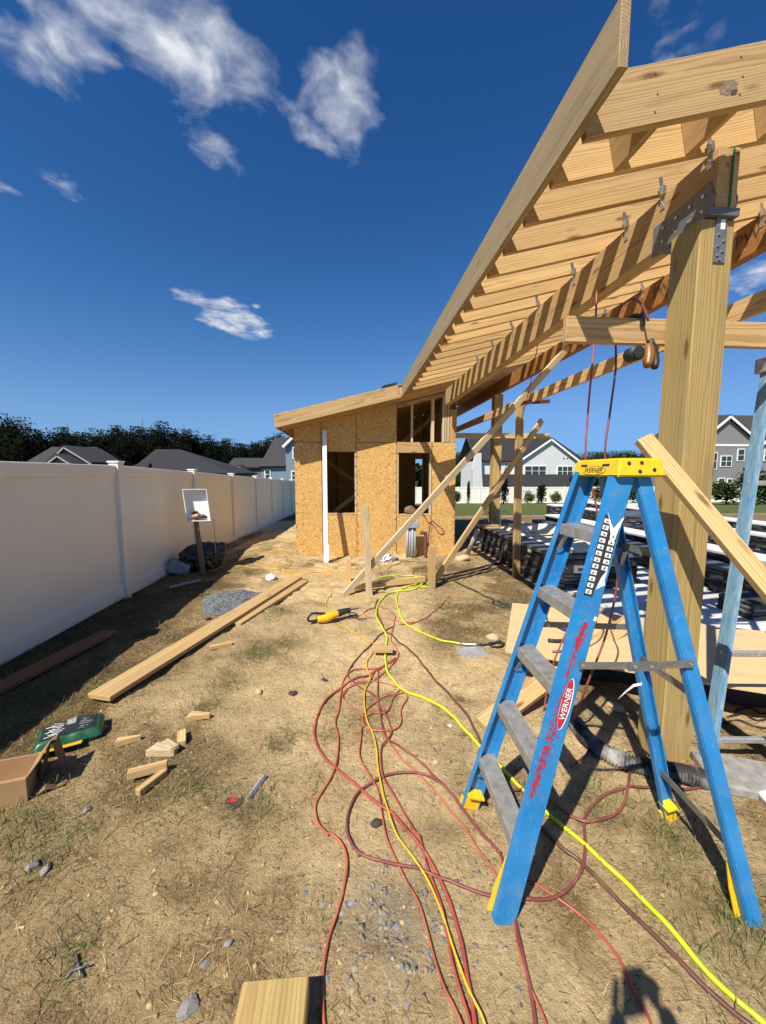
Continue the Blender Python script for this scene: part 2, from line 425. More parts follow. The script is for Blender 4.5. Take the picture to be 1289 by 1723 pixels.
def box_mesh(lx, ly, lz, mat, bev=0.003):
    key = (round(lx, 4), round(ly, 4), round(lz, 4), str(mat), bev)
    if key in _boxes: return _boxes[key]
    bm = bmesh.new(); bmesh.ops.create_cube(bm, size=1.0)
    bmesh.ops.scale(bm, vec=(lx, ly, lz), verts=bm.verts)
    if bev and min(lx, ly, lz) > bev * 3:
        bmesh.ops.bevel(bm, geom=list(bm.edges), offset=bev, segments=1, affect='EDGES', profile=0.5)
    me = bpy.data.meshes.new('board'); bm.to_mesh(me); bm.free()
    me.materials.append(M[mat] if isinstance(mat, str) else mat)
    _boxes[key] = me
    return me
def frame(a, b, wdir):
    a = Vector(a); b = Vector(b); x = (b - a).normalized()
    y = Vector(wdir); y = (y - x * y.dot(x)).normalized(); z = x.cross(y)
    return a, b, x, y, z
def board(name, a, b, w, t, mat, parent=None, wdir=(0, 0, 1), bev=0.003, label=None, cat=None, group=None):
    a, b, x, y, z = frame(a, b, wdir)
    Mx = Matrix((( x.x, y.x, z.x, 0), (x.y, y.y, z.y, 0), (x.z, y.z, z.z, 0), (0, 0, 0, 1)))
    Mx.translation = (a + b) / 2
    o = put(name, box_mesh((b - a).length, w, t, mat, bev), None, parent, Mx)
    if label: tag(o, label, cat, group)
    return o
def abox(name, lo, hi, mat, parent=None, bev=0.003):
    """axis aligned block whose grain runs along its longest side"""
    lo = Vector(lo); hi = Vector(hi); c = (lo + hi) / 2; d = hi - lo
    i = max(range(3), key=lambda k: d[k])
    ax = Vector((0, 0, 0)); ax[i] = 1
    j, k = [q for q in range(3) if q != i]
    if d[k] > d[j]: j, k = k, j
    w = Vector((0, 0, 0)); w[j] = 1
    return board(name, c - ax * d[i] / 2, c + ax * d[i] / 2, d[j], d[k], mat, parent, w, bev)
def catmull(pts, step=0.02):
    P = [np.array(p, float) for p in pts]
    P = [2 * P[0] - P[1]] + P + [2 * P[-1] - P[-2]]
    out = []
    for i in range(1, len(P) - 2):
        p0, p1, p2, p3 = P[i - 1:i + 3]
        n = max(2, int(np.linalg.norm(p2 - p1) / step))
        for k in range(n):
            t = k / n
            out.append(0.5 * (2 * p1 + (p2 - p0) * t + (2 * p0 - 5 * p1 + 4 * p2 - p3) * t * t + (3 * p1 - p0 - 3 * p2 + p3) * t ** 3))
    out.append(P[-2])
    return np.array(out)
def tube_mesh(pts, rad, sides=8, rfun=None):
    P = np.asarray(pts, float); n = len(P)
    T = np.gradient(P, axis=0); T /= np.linalg.norm(T, axis=1)[:, None] + 1e-9
    up = np.array([0, 0, 1.0]); verts = []; prev = None
    for i in range(n):
        s = np.cross(T[i], up if prev is None else np.cross(prev, T[i]))
        if prev is None:
            if np.linalg.norm(s) < 1e-3: s = np.cross(T[i], [1.0, 0, 0])
        else:
            s = prev - T[i] * prev.dot(T[i])
        s = s / (np.linalg.norm(s) + 1e-9); u = np.cross(s, T[i]); prev = s
        r = rad if rfun is None else rfun(i / (n - 1))
        for k in range(sides):
            a = 2 * math.pi * k / sides
            verts.append(P[i] + r * (math.cos(a) * s + math.sin(a) * u))
    faces = [(i * sides + k, i * sides + (k + 1) % sides, (i + 1) * sides + (k + 1) % sides, (i + 1) * sides + k) for i in range(n - 1) for k in range(sides)]
    faces.append(tuple(range(sides))[::-1]); faces.append(tuple(range((n - 1) * sides, n * sides)))
    return mesh('tube', verts, faces, True)
def tube(name, pts, rad, mat, parent=None, sides=8, smooth=True, step=0.03, rfun=None):
    P = catmull(pts, step) if smooth else np.array([tuple(p) for p in pts], float)
    return put(name, tube_mesh(P, rad, sides, rfun), mat, parent)
def prism(name, poly, axis, d0, d1, mat, parent=None):
    """extrude a 2-D outline along a world axis ('x','y','z')"""
    def pt(u, v, d): return {'x': (d, u, v), 'y': (u, d, v), 'z': (u, v, d)}[axis]
    n = len(poly)
    vs = [pt(u, v, d0) for u, v in poly] + [pt(u, v, d1) for u, v in poly]
    fs = [tuple(range(n)), tuple(range(2 * n - 1, n - 1, -1))] + [(i, i + n, (i + 1) % n + n, (i + 1) % n) for i in range(n)]
    me = mesh(name, vs, fs)
    bm = bmesh.new(); bm.from_mesh(me); bmesh.ops.recalc_face_normals(bm, faces=bm.faces); bm.to_mesh(me); bm.free()
    return put(name, me, mat, parent)
def lump(name, loc, size, mat, parent=None, seed=0, rough=0.25, flat=0.0, sub=3, rot=0.0):
    r = random.Random(seed); bm = bmesh.new(); bmesh.ops.create_icosphere(bm, subdivisions=sub, radius=1.0)
    k = [(Vector((r.uniform(-1, 1), r.uniform(-1, 1), r.uniform(-1, 1))).normalized(), r.uniform(0.55, 0.85)) for _ in range(11)]
    for v in bm.verts:      # planes broken off a rounded stone
        for n, d in k:
            e = v.co.dot(n) - d
            if e > 0: v.co -= n * e * 0.92
        v.co *= 1 + r.uniform(-0.03, 0.03) * rough * 4
        v.co *= 1.25
        if v.co.z < -0.4: v.co.z = -0.4
    me = bpy.data.meshes.new(name); bm.to_mesh(me); bm.free()
    Mx = Matrix.Translation(Vector(loc)) @ Matrix.Rotation(rot, 4, 'Z') @ Matrix.Diagonal((*size, 1))
    o = put(name, me, mat, parent, Mx)
    return o
def text_mesh(body, size, depth=0.0006, shear=0.0):
    c = bpy.data.curves.new('lettering', 'FONT'); c.body = body; c.size = size; c.extrude = depth; c.align_x = 'CENTER'; c.align_y = 'CENTER'; c.shear = shear
    c.resolution_u = 2
    o = bpy.data.objects.new('lettering', c)
    me = bpy.data.meshes.new_from_object(o)
    bpy.data.objects.remove(o); bpy.data.curves.remove(c)
    return me
def lettering(name, body, size, origin, xdir, ydir, mat, parent, shear=0.0):
    x = Vector(xdir).normalized(); y = Vector(ydir); y = (y - x * y.dot(x)).normalized(); z = x.cross(y)
    Mx = Matrix(((x.x, y.x, z.x, 0), (x.y, y.y, z.y, 0), (x.z, y.z, z.z, 0), (0, 0, 0, 1))); Mx.translation = Vector(origin)
    return put(name, text_mesh(body, size, 0.0005, shear), mat, parent, Mx)
def join_boxes(specs):
    """specs: (centre, x axis, y axis, z axis half vectors) -> one mesh"""
    V, Fc = [], []
    for c, ax, ay, az in specs:
        c, ax, ay, az = map(Vector, (c, ax, ay, az)); i = len(V)
        for sx in (-1, 1):
            for sy in (-1, 1):
                for sz in (-1, 1): V.append(c + ax * sx + ay * sy + az * sz)
        Fc += [(i, i + 1, i + 3, i + 2), (i + 4, i + 6, i + 7, i + 5), (i, i + 4, i + 5, i + 1), (i + 2, i + 3, i + 7, i + 6), (i, i + 2, i + 6, i + 4), (i + 1, i + 5, i + 7, i + 3)]
    me = mesh('pieces', V, Fc)
    return me
def np_mesh(name, V, faces_n, F, cols=None, mat=None):
    """V (n,3); F (m,k) all polygons with k corners; cols (n,3) vertex colours"""
    me = bpy.data.meshes.new(name); n = len(V); m = len(F); k = F.shape[1]
    me.vertices.add(n); me.vertices.foreach_set('co', np.asarray(V, np.float32).ravel())
    me.loops.add(m * k); me.loops.foreach_set('vertex_index', F.astype(np.int32).ravel())
    me.polygons.add(m); me.polygons.foreach_set('loop_start', np.arange(0, m * k, k, dtype=np.int32))
    me.update(calc_edges=True); me.validate()
    if cols is not None:
        at = me.color_attributes.new('Col', 'FLOAT_COLOR', 'POINT')
        c4 = np.ones((n, 4), np.float32); c4[:, :3] = cols
        at.data.foreach_set('color', c4.ravel())
    if mat: me.materials.append(M[mat])
    return me
def copy_thing(o, loc=None, rotz=None, scale=None, label=None):
    c = o.copy(); COL.objects.link(c)
    for k in [x for x in bpy.data.objects if x.parent == o]:
        d = k.copy(); COL.objects.link(d); d.parent = c
        for g in [x for x in bpy.data.objects if x.parent == k]:
            e = g.copy(); COL.objects.link(e); e.parent = d
    if loc is not None: c.location = loc
    if rotz is not None: c.rotation_euler.z = rotz
    if scale is not None: c.scale = scale if isinstance(scale, (tuple, list, Vector)) else (scale,) * 3
    if label: c['label'] = label
    return c
# ------------------------------------------------------------------ ground
_lat = np.random.default_rng(3).random((256, 256))
def vnoise(x, y):
    xi = np.floor(x).astype(int); yi = np.floor(y).astype(int)
    fx = x - xi; fy = y - yi; fx = fx * fx * (3 - 2 * fx); fy = fy * fy * (3 - 2 * fy)
    g = lambda i, j: _lat[i % 256, j % 256]
    return (g(xi, yi) * (1 - fx) + g(xi + 1, yi) * fx) * (1 - fy) + (g(xi, yi + 1) * (1 - fx) + g(xi + 1, yi + 1) * fx) * fy
def fbm(x, y, o=4):
    s = 0; a = 0.5
    for k in range(o):
        s = s + a * vnoise(x * 2 ** k + 17 * k, y * 2 ** k + 31 * k); a *= 0.5
    return s
def sstep(a, b, v):
    t = np.clip((v - a) / (b - a), 0, 1); return t * t * (3 - 2 * t)
def gz(x, y):
    x = np.asarray(x, float); y = np.asarray(y, float)
    left = -0.035 * np.maximum(y - 8.0, 0)
    right = -0.058 * np.maximum(y - 13.5, 0)
    w = sstep(-1.0, 4.0, x)
    far = sstep(60, 95, y)
    z = left * (1 - w) + right * w
    z = z * (1 - far) + np.minimum(-3.6, z * 0.4 - 2.0) * far
    z = z + 0.20 * np.exp(-((x + 1.75) ** 2 / 0.35 + (y - 8.7) ** 2 / 0.9)) + 0.10 * np.exp(-((x + 1.4) ** 2 / 0.2 + (y - 7.6) ** 2 / 0.3))
    near = 1 - sstep(14, 30, np.hypot(x, y))
    z = z + near * (0.045 * (fbm(x * 1.3, y * 1.3, 3) - 0.44) + 0.030 * (vnoise(x * 7 + 5, y * 7) - 0.5) + 0.016 * (vnoise(x * 19, y * 19 + 3) - 0.5))
    # the plywood, ladder and pool stand on trampled level soil
    return z
def gzf(x, y): return float(gz(x, y))
def gp(px, py, lift=0.0):
    p = at_z(px, py, 0.0)
    for _ in range(4): p = at_z(px, py, gzf(p.x, p.y) + lift)
    return p
# soil cover, 0..1: dead straw and green grass
def ell(x, y, cx, cy, rx, ry): return np.exp(-(((x - cx) / rx) ** 2 + ((y - cy) / ry) ** 2))
GREEN_SPOTS = [tuple(gp(*p))[:2] + (s,) for p, s in (((40, 1395), 0.22), ((95, 1440), 0.13), ((135, 1595), 0.10), ((350, 1190), 0.12), ((480, 1085), 0.12),
               ((470, 1250), 0.10), ((320, 1330), 0.16), ((380, 1150), 0.14), ((1150, 1420), 0.22), ((1250, 1560), 0.25), ((1030, 1360), 0.18), ((430, 1360), 0.1),
               ((60, 1180), 0.3), ((20, 1130), 0.3), ((230, 1040), 0.2), ((470, 1030), 0.2), ((440, 1100), 0.16), ((910, 1340), 0.10), ((30, 1410), 0.15))]
def straw_mask(x, y):
    n = fbm(x * 1.7 + 3, y * 1.7, 4); n2 = fbm(x * 5.1, y * 5.1 + 9, 3)
    m = sstep(0.40, 0.58, n * 0.6 + n2 * 0.4) * 0.8
    m = np.maximum(m, 0.95 * sstep(-1.25, -2.0, x + 0.25 * (n - 0.5) - 0.0 * y) * sstep(8.4, 6.6, y))
    m = np.maximum(m, 0.9 * sstep(0.55, 1.1, x - 0.1 * (y - 4)) * sstep(3.0, 3.8, y) * sstep(8.4, 7.4, y))
    m = np.maximum(m, 0.85 * ell(x, y, 1.25, 1.25, 0.42, 0.35)); m = np.maximum(m, 0.85 * ell(x, y, -1.35, 1.5, 0.5, 0.6)); m = np.maximum(m, 0.8 * ell(x, y, -1.0, 1.0, 0.4, 0.25))
    path = np.maximum(ell(x, y, -0.35, 3.6, 0.8, 2.2), 0.9 * ell(x, y, 0.1, 1.9, 0.5, 0.9)); m = m * (1 - 0.85 * path)
    m = m * (1 - 0.6 * ell(x, y, 0.35, 1.35, 0.35, 0.5))
    return np.clip(m, 0, 1)
def green_mask(x, y):
    g = 0 * x
    for cx, cy, s in GREEN_SPOTS: g = np.maximum(g, ell(x, y, cx, cy, s, s))
    return g * (0.4 + 0.9 * vnoise(x * 9, y * 9))
def axis(lo, fine0, fine1, hi, step, grow):
    a = list(np.arange(fine0, fine1 + 1e-6, step))
    s = step; v = fine1
    while v < hi: s = s * grow; v += s; a.append(v)
    s = step; v = fine0
    while v > lo: s = s * grow; v -= s; a.insert(0, v)
    return np.array(a)
gx = axis(-380, -3.3, 3.4, 380, 0.022, 1.09); gy = axis(-40, 0.75, 8.5, 520, 0.024, 1.07)
X, Y = np.meshgrid(gx, gy); Z = gz(X, Y)
n_x, n_y = len(gx), len(gy)
sm = straw_mask(X, Y); gm = np.clip(green_mask(X, Y), 0, 1)
sand = np.array([0.67, 0.50, 0.268]); strawc = np.array([0.255, 0.18, 0.085]); greenc = np.array([0.20, 0.165, 0.07]); lawnc = np.array([0.10, 0.125, 0.036]); woodc = np.array([0.05, 0.055, 0.025])
tint = fbm(X * 0.9, Y * 0.9 + 40, 3)[..., None]
C = sand * (0.72 + 0.70 * tint)
C = C * (1 - sm[..., None] * 0.48) + strawc * (sm[..., None] * 0.48)
fs_ = (sstep(-1.5, -2.1, X) * sstep(9, 7, Y))[..., None]; C = C * (1 - fs_ * np.array([0.38, 0.42, 0.46]))  # turned soil along the fence, its shade also deepened in the colour
pd = sstep(0.46, 0.60, fbm(X * 2.4 + 11, Y * 2.4 + 5, 4)) * np.clip(0.25 + 1.1 * sm, 0, 1) * (1 - 0.7 * ell(X, Y, -0.3, 3.4, 0.8, 2.0)); pd = (pd * sstep(9.5, 8, Y))[..., None]
C = C * (1 - pd * np.array([0.44, 0.48, 0.52]))
C = C * (1 - gm[..., None] * 0.5) + greenc * (gm[..., None] * 0.5)
grav = np.clip(ell(X, Y, 0.13, 1.30, 0.20, 0.16), 0, 1)[..., None] * 0.6
C = C * (1 - grav) + np.array([0.27, 0.25, 0.21]) * grav
lawn = (sstep(15.5, 17.0, Y + 0.6 * (fbm(X, Y, 2) - 0.5)) * sstep(-6, -3.3, X + 0 * Y) + sstep(-3.4, -3.8, X))[..., None].clip(0, 1)
C = C * (1 - lawn) + lawnc * lawn
soil = (sstep(2.3, 2.9, X) * sstep(7.8, 9.0, Y) * (1 - sstep(15.2, 16.8, Y)))[..., None]; C = C * (1 - 0.8 * soil) + np.array([0.13, 0.095, 0.06]) * 0.8 * soil
wd = sstep(64, 90, Y)[..., None]; C = C * (1 - wd) + woodc * wd
idx = np.arange(n_x * n_y).reshape(n_y, n_x)
Fq = np.stack([idx[:-1, :-1], idx[:-1, 1:], idx[1:, 1:], idx[1:, :-1]], -1).reshape(-1, 4)
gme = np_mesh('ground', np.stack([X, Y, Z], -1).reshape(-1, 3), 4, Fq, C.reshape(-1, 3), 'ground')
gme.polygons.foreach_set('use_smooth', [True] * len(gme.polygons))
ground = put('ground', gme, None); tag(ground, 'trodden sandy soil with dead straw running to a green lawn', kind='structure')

# ------------------------------------------------------------------ dead straw and grass blades
def blades(name, pts, length, width, lean, cols, seed, label):
    r = np.random.default_rng(seed); n = len(pts)
    az = r.random(n) * 2 * np.pi; el = lean
    d = np.stack([np.cos(az) * np.cos(el), np.sin(az) * np.cos(el), np.sin(el)], 1)
    side = np.stack([-np.sin(az), np.cos(az), 0 * az], 1) * width[:, None] * 0.5
    L = length[:, None]
    sag = np.array([0, 0, -1.0]) * (length * r.random(n) * 0.22)[:, None]
    curl = side / (width[:, None] * 0.5) * (length * (r.random(n) - 0.5) * 0.5)[:, None]
    base = pts; mid = pts + d * L * 0.55 + curl * 0.35; tip = pts + d * L + sag + curl
    floor = gz(tip[:, 0], tip[:, 1]) + 0.002; tip[:, 2] = np.maximum(tip[:, 2], floor)
    mid[:, 2] = np.maximum(mid[:, 2], gz(mid[:, 0], mid[:, 1]) + 0.003)
    V = np.stack([base - side, base + side, mid - side * 0.8, mid + side * 0.8, tip], 1).reshape(-1, 3)
    k = np.arange(n)[:, None] * 5
    F = np.concatenate([k + np.array([[0, 1, 3]]), k + np.array([[0, 3, 2]]), k + np.array([[2, 3, 4]])], 1).reshape(-1, 3)
    me = np_mesh(name, V, 3, F, np.repeat(cols, 5, 0), 'straw')
    o = put(name, me, None); tag(o, label, kind='stuff'); return o
def scatter(n, x0, x1, y0, y1, fn, seed):
    r = np.random.default_rng(seed); x = r.uniform(x0, x1, n); y = r.uniform(y0, y1, n)
    k = r.random(n) < fn(x, y); x, y = x[k], y[k]
    return np.stack([x, y, gz(x, y)], 1), r
pts, r_ = scatter(720000, -3.15, 3.0, 0.9, 8.6, lambda x, y: np.clip(straw_mask(x, y), 0.10, 1) ** 1.45 * (0.45 + 1.1 * sstep(0.40, 0.62, fbm(x * 2.4 + 11, y * 2.4 + 5, 4))) * np.where(y > 5, 0.55, 0.8) * np.where((x > 2.75) & (y > 4.9), 0, 1), 21)
n = len(pts); t = r_.random((n, 1)); br = 0.6 + 0.8 * r_.random((n, 1))
cols = np.where(t < 0.26, np.array([0.40, 0.30, 0.15]), np.where(t < 0.62, np.array([0.20, 0.14, 0.066]), np.array([0.085, 0.060, 0.030]))) * br * np.where(pts[:, :1] < -1.7, 0.8, 1.0)  # straws by the fence coloured darker to deepen the shade there
gsel = (r_.random(n) < np.clip(green_mask(pts[:, 0], pts[:, 1]) * 0.55 + 0.07, 0, 0.7))
cols[gsel] = np.array([0.15, 0.155, 0.045]) * (0.7 + 0.6 * r_.random((gsel.sum(), 1)))
blades('dry_grass', pts, 0.008 + 0.060 * r_.random(n) ** 2.6, (0.0010 + 0.0016 * r_.random(n)) * (0.8 + 0.22 * pts[:, 1]), np.radians(2 + 24 * r_.random(n) ** 2), cols, 31, 'brown straw and dead grass lying on the sandy soil')
pts, r_ = scatter(260000, -3.15, 2.6, 0.9, 7.5, lambda x, y: np.clip(green_mask(x, y), 0, 1) * 0.6, 22)
n = len(pts); t = r_.random((n, 1))
cols = (np.array([0.085, 0.11, 0.03]) * (1 - t) + np.array([0.22, 0.19, 0.085]) * t) * (0.7 + 0.6 * r_.random((n, 1)))
blades('green_grass', pts, 0.03 + 0.065 * r_.random(n), 0.002 + 0.002 * r_.random(n), np.radians(15 + 60 * r_.random(n)), cols, 32, 'short green grass tufts growing through the sand')
# taller weeds along the foot of the fence
r_ = np.random.default_rng(77); n = 16000
px_ = -3.17 + 0.5 * r_.random(n) ** 2.2; py_ = r_.uniform(1.5, 12, n); pts = np.stack([px_, py_, gz(px_, py_)], 1)
blades('fence_weeds', pts, 0.03 + 0.10 * r_.random(n) * vnoise(px_ * 3, py_ * 3), 0.002 + 0.003 * r_.random(n), np.radians(25 + 55 * r_.random(n)),
       np.array([0.10, 0.105, 0.035]) * (0.6 + 0.8 * r_.random((n, 1))), 33, 'dark weeds growing along the foot of the white fence')

def stones(name, pts, size, cols, seed, label, flat=0.5):
    bm = bmesh.new(); bmesh.ops.create_icosphere(bm, subdivisions=1, radius=1.0)
    bv = np.array([v.co[:] for v in bm.verts]); bf = np.array([[v.index for v in f.verts] for f in bm.faces]); bm.free()
    r = np.random.default_rng(seed); n = len(pts); m = len(bv)
    V = bv[None] * (1 + 0.75 * (r.random((n, m, 1)) - 0.5)) * (0.65 + 0.7 * r.random((n, 1, 3))) * np.array([1, 1, flat])
    a = r.random(n) * 6.283; ca, sa = np.cos(a)[:, None], np.sin(a)[:, None]
    V = np.stack([V[..., 0] * ca - V[..., 1] * sa, V[..., 0] * sa + V[..., 1] * ca, V[..., 2]], -1) * size[:, None, None] + (pts - np.array([0, 0, 0.30]) * size[:, None])[:, None]
    F = (bf[None] + (np.arange(n) * m)[:, None, None]).reshape(-1, 3)
    me = np_mesh(name, V.reshape(-1, 3), 3, F, np.repeat(cols, m, 0), 'pebble')
    o = put(name, me, None); tag(o, label, kind='stuff'); return o
def stone_cols(r, n):
    pal = np.array([[0.17, 0.18, 0.175], [0.23, 0.22, 0.195], [0.12, 0.13, 0.13], [0.32, 0.25, 0.165], [0.36, 0.31, 0.23]])
    return pal[r.choice(5, n, p=[.24, .30, .14, .24, .08])] * (0.8 + 0.4 * r.random((n, 1)))
pts, r_ = scatter(16000, -2.2, 2.4, 0.9, 6.0, lambda x, y: 0.95 * (0.06 + 0.5 * ell(x, y, 0.2, 1.5, 0.55, 0.6) + 0.35 * ell(x, y, 0.4, 2.3, 0.5, 0.7)) * (1 - 0.5 * straw_mask(x, y)), 41)
n = len(pts); stones('pebbles', pts, 0.0025 + 0.008 * r_.random(n) ** 2.6, stone_cols(r_, n), 42, 'small stones strewn over the sandy soil')
pts, r_ = scatter(3800, -0.2, 0.55, 1.02, 1.75, lambda x, y: 0.95 * ell(x, y, 0.15, 1.25, 0.20, 0.17) + 0.10 * ell(x, y, 0.1, 1.5, 0.4, 0.3), 43)
n = len(pts); pts[:, 2] -= 0.0015; stones('gravel', pts, 0.006 + 0.0105 * r_.random(n) ** 1.5, stone_cols(r_, n), 44, 'patch of grey gravel showing through the sand under the hoses')
pts, r_ = scatter(26000, -3, 3, 0.9, 8, lambda x, y: 0.30 * (1 - 0.5 * straw_mask(x, y)), 45)
n = len(pts); stones('soil_clods', pts, 0.003 + 0.009 * r_.random(n) ** 3, np.array([0.46, 0.32, 0.155]) * (0.65 + 0.5 * r_.random((n, 1))), 46, 'loose crumbs of sandy soil', 0.7)
gc = gp(388, 1012)
r_ = np.random.default_rng(47); n = 3200; a = r_.random(n) * 6.283; q = np.sqrt(r_.random(n))
px_ = gc.x + q * np.cos(a) * 0.36 * (1 + 0.2 * np.sin(3 * a)); py_ = gc.y + q * np.sin(a) * 0.52
pts = np.stack([px_, py_, gz(px_, py_) + 0.045 * (1 - q ** 2) + 0.004], 1)
stones('gravel_pile', pts, 0.009 + 0.010 * r_.random(n), np.array([0.145, 0.155, 0.165]) * (0.7 + 0.7 * r_.random((n, 1))), 48, 'low spill of blue grey gravel beside the long plank')
# ------------------------------------------------------------------ white vinyl fence on the left
FX = -3.1
fence = thing('vinyl_fence', 'long white vinyl privacy fence with flat capped posts beside the dirt strip', 'fence', (FX, 5.41, 0))
_pan = {}
def fence_run(root, p0, dirv, nbay, bay, height, base, post_w=0.127, board_w=0.15):
    """posts, rails and tongue-and-groove panels along a straight line; base(s) gives the foot height"""
    d = Vector(dirv).normalized(); nrm = Vector((-d.y, d.x, 0))
    for i in range(nbay + 1):
        p = Vector(p0) + d * (bay * i); zb = base(i)
        board('post', (p.x, p.y, zb - 0.3), (p.x, p.y, zb + height + 0.03), post_w, post_w, 'vinyl', root, d, 0.006)
        capv = board('post_cap', (p.x, p.y, zb + height + 0.03), (p.x, p.y, zb + height + 0.055), post_w + 0.025, post_w + 0.025, 'vinyl', root, d, 0.006)
        if i == nbay: break
        q = p + d * bay; z0, z1 = zb, base(i + 1); zt = (z0 + z1) / 2
        a = p + d * post_w / 2; b = q - d * post_w / 2
        def at(s, z): v = a.lerp(b, s); return Vector((v.x, v.y, z + zb + (z1 - zb) * s))
        board('top_rail', at(0, height - 0.075), at(1, height - 0.075), 0.15, 0.06, 'vinyl', root, (0, 0, 1), 0.008)
        board('bottom_rail', at(0, 0.10), at(1, 0.10), 0.18, 0.085, 'vinyl', root, (0, 0, 1), 0.008)
        n = int(round((b - a).length / board_w)); V = []; Fc = []
        for k in range(n):   # one panel of grooved boards
            s0, s1 = k / n, (k + 1) / n; g = 0.004 / (b - a).length
            for (u, off) in ((s0, 0.0120), (s0 + g, 0.013), (s1 - g, 0.013), (s1, 0.0120)):
                for sg in (-1, 1):
                    for z in (0.12, height - 0.10): V.append(at(u, z) + nrm * off * sg)
            o = len(V) - 16
            for j in range(3):
                c0 = o + 4 * j; c1 = c0 + 4
                Fc += [(c0, c1, c1 + 1, c0 + 1), (c0 + 2, c0 + 3, c1 + 3, c1 + 2)]
        put('fence_panel', mesh('fence_panel', V, Fc), 'vinyl', root)
def fbase(i):
    y = 5.41 + 2.46 * (i - 3)
    return 0.0 - 0.031 * max(0, y - 5.41)
fence_run(fence, (FX, 5.41 - 2.46 * 3, 0), (0, 1, 0), 10, 2.46, 1.79, fbase)

# ------------------------------------------------------------------ white fence far across the lawn
ff = thing('far_fence', 'distant white vinyl fence at the back edge of the green lawn', 'fence', (10, 42, gzf(10, 42)))
fence_run(ff, (4.6, 42.5, 0), (1, -0.02, 0), 17, 2.44, 1.85, lambda i: gzf(4.6 + 2.44 * i, 42), 0.127, 0.3)

# ------------------------------------------------------------------ the shed
SY = 7.88
def roof_z(x): return 3.355 + 0.25 * (x - 0.975)
shed = thing('garden_shed', 'half built shed sheathed in bare strand board with an open framed window', 'shed', (0.5, SY, 0))
def wx(px, py=850): return at_y(px, py, SY).x
def wz(py, px=620): return at_y(px, py, SY).z
xl, xa, xb, xc, xd, xe = wx(497), wx(542.5), wx(600.5), wx(667.5), wx(726), wx(766)
zb_, zs = -0.06, wz(744.5)
T_ = 0.0115; G = 0.006
def sheet(x0, x1, z0, z1, slope=False, name='sheathing_panel'):
    x0 += G; x1 -= G
    poly = [(x0, z0), (x1, z0), (x1, (roof_z(x1) - 0.255) if slope else z1), (x0, (roof_z(x0) - 0.255) if slope else z1)]
    return prism(name, poly, 'y', SY, SY + T_, 'osb', shed)
wz0, wz1 = wz(864.5, 575), wz(760, 575)
sheet(xl, xa, zb_, zs - G); sheet(xl, xa, zs + G, 0, True)
sheet(xa, xb, zb_, wz0 - 0.02); sheet(xa, xb, wz1, 0, True)          # below and above the window hole
sheet(xb, xc, zb_, zs - G); sheet(xb, xc, zs + G, 0, True)
dz0 = wz(866, 695); dz1 = wz(762, 695); dz2 = wz(744, 695)
sheet(xc, xd, zb_, dz0 - 0.02); sheet(xd, xe, zb_, dz2)
# nail heads along the studs
sp = []
for nx in (xl + 0.02, xl + 0.15, xb - 0.03, xb + 0.03, xc - 0.16, xc - 0.025, xe - 0.02, xd + 0.03):
    zz = 0.1
    while zz < roof_z(nx) - 0.35:
        if not (nx > xd - .01 and zz > dz2):
            sp.append(((nx + rnd.uniform(-.008, .008), SY - 0.001, zz), (0.009, 0, 0), (0, 0.0015, 0), (0, 0, 0.010)))
        zz += rnd.choice((0.15, 0.19, 0.23, 0.3))
tag(put('nail_head', join_boxes(sp), 'printed_ink', shed), None, kind='stuff')
# framing
def stud(x, z0, z1, y=SY + T_ + 0.002, w=0.089, t=0.038, mat='whitewash', name='stud'):
    return abox(name, (x - t / 2, y, z0), (x + t / 2, y + w, z1), mat, shed, 0.002)
for x in (xa + 0.02, xb - 0.02, xb + 0.3): stud(x, 0, roof_z(x) - 0.27)
abox('window_sill', (xa - 0.02, SY - 0.004, wz0 - 0.02), (xb - 0.001, SY + 0.09, wz0 + 0.012), 'pine', shed)
abox('window_sill', (xc + 0.002, SY - 0.004, dz0 - 0.02), (xd, SY + 0.12, dz0 + 0.012), 'pine', shed)
abox('header', (xc + 0.003, SY - 0.012, dz1), (xd - 0.01, SY + 0.03, dz2), 'pine', shed)
abox('header', (xc + 0.003, SY + 0.033, dz1), (xd - 0.01, SY + 0.075, dz2), 'pine', shed)
sx1, sx2 = at_y(693.5, 700, SY).x, at_y(728.5, 700, SY).x
stud(sx1, dz2, roof_z(sx1) - 0.30, SY, t=0.04); stud(sx2, dz2, roof_z(sx2) - 0.30, SY - 0.004, t=0.06)
for k, x in enumerate((wx(746.5, 700), wx(750.5, 700), wx(754.6, 700))): stud(x, dz2 + 0.003, roof_z(x) - 0.32, SY - 0.012 + 0.003 * k, t=0.037)
abox('corner_post', (wx(757, 700), SY - 0.005, dz2 + 0.003), (xe, SY + 0.14, 2.98), 'pine', shed)
stud(xc + 0.022, dz0, dz1); stud(xd - 0.022, dz0, dz1)
# top plate along the slope, over the open bay
board('top_plate', (xc + 0.01, SY + 0.03, roof_z(xc) - 0.31), (xe - 0.06, SY + 0.03, roof_z(xe - 0.06) - 0.31), 0.075, 0.09, 'pine', shed, (-0.24, 0, 0.97))
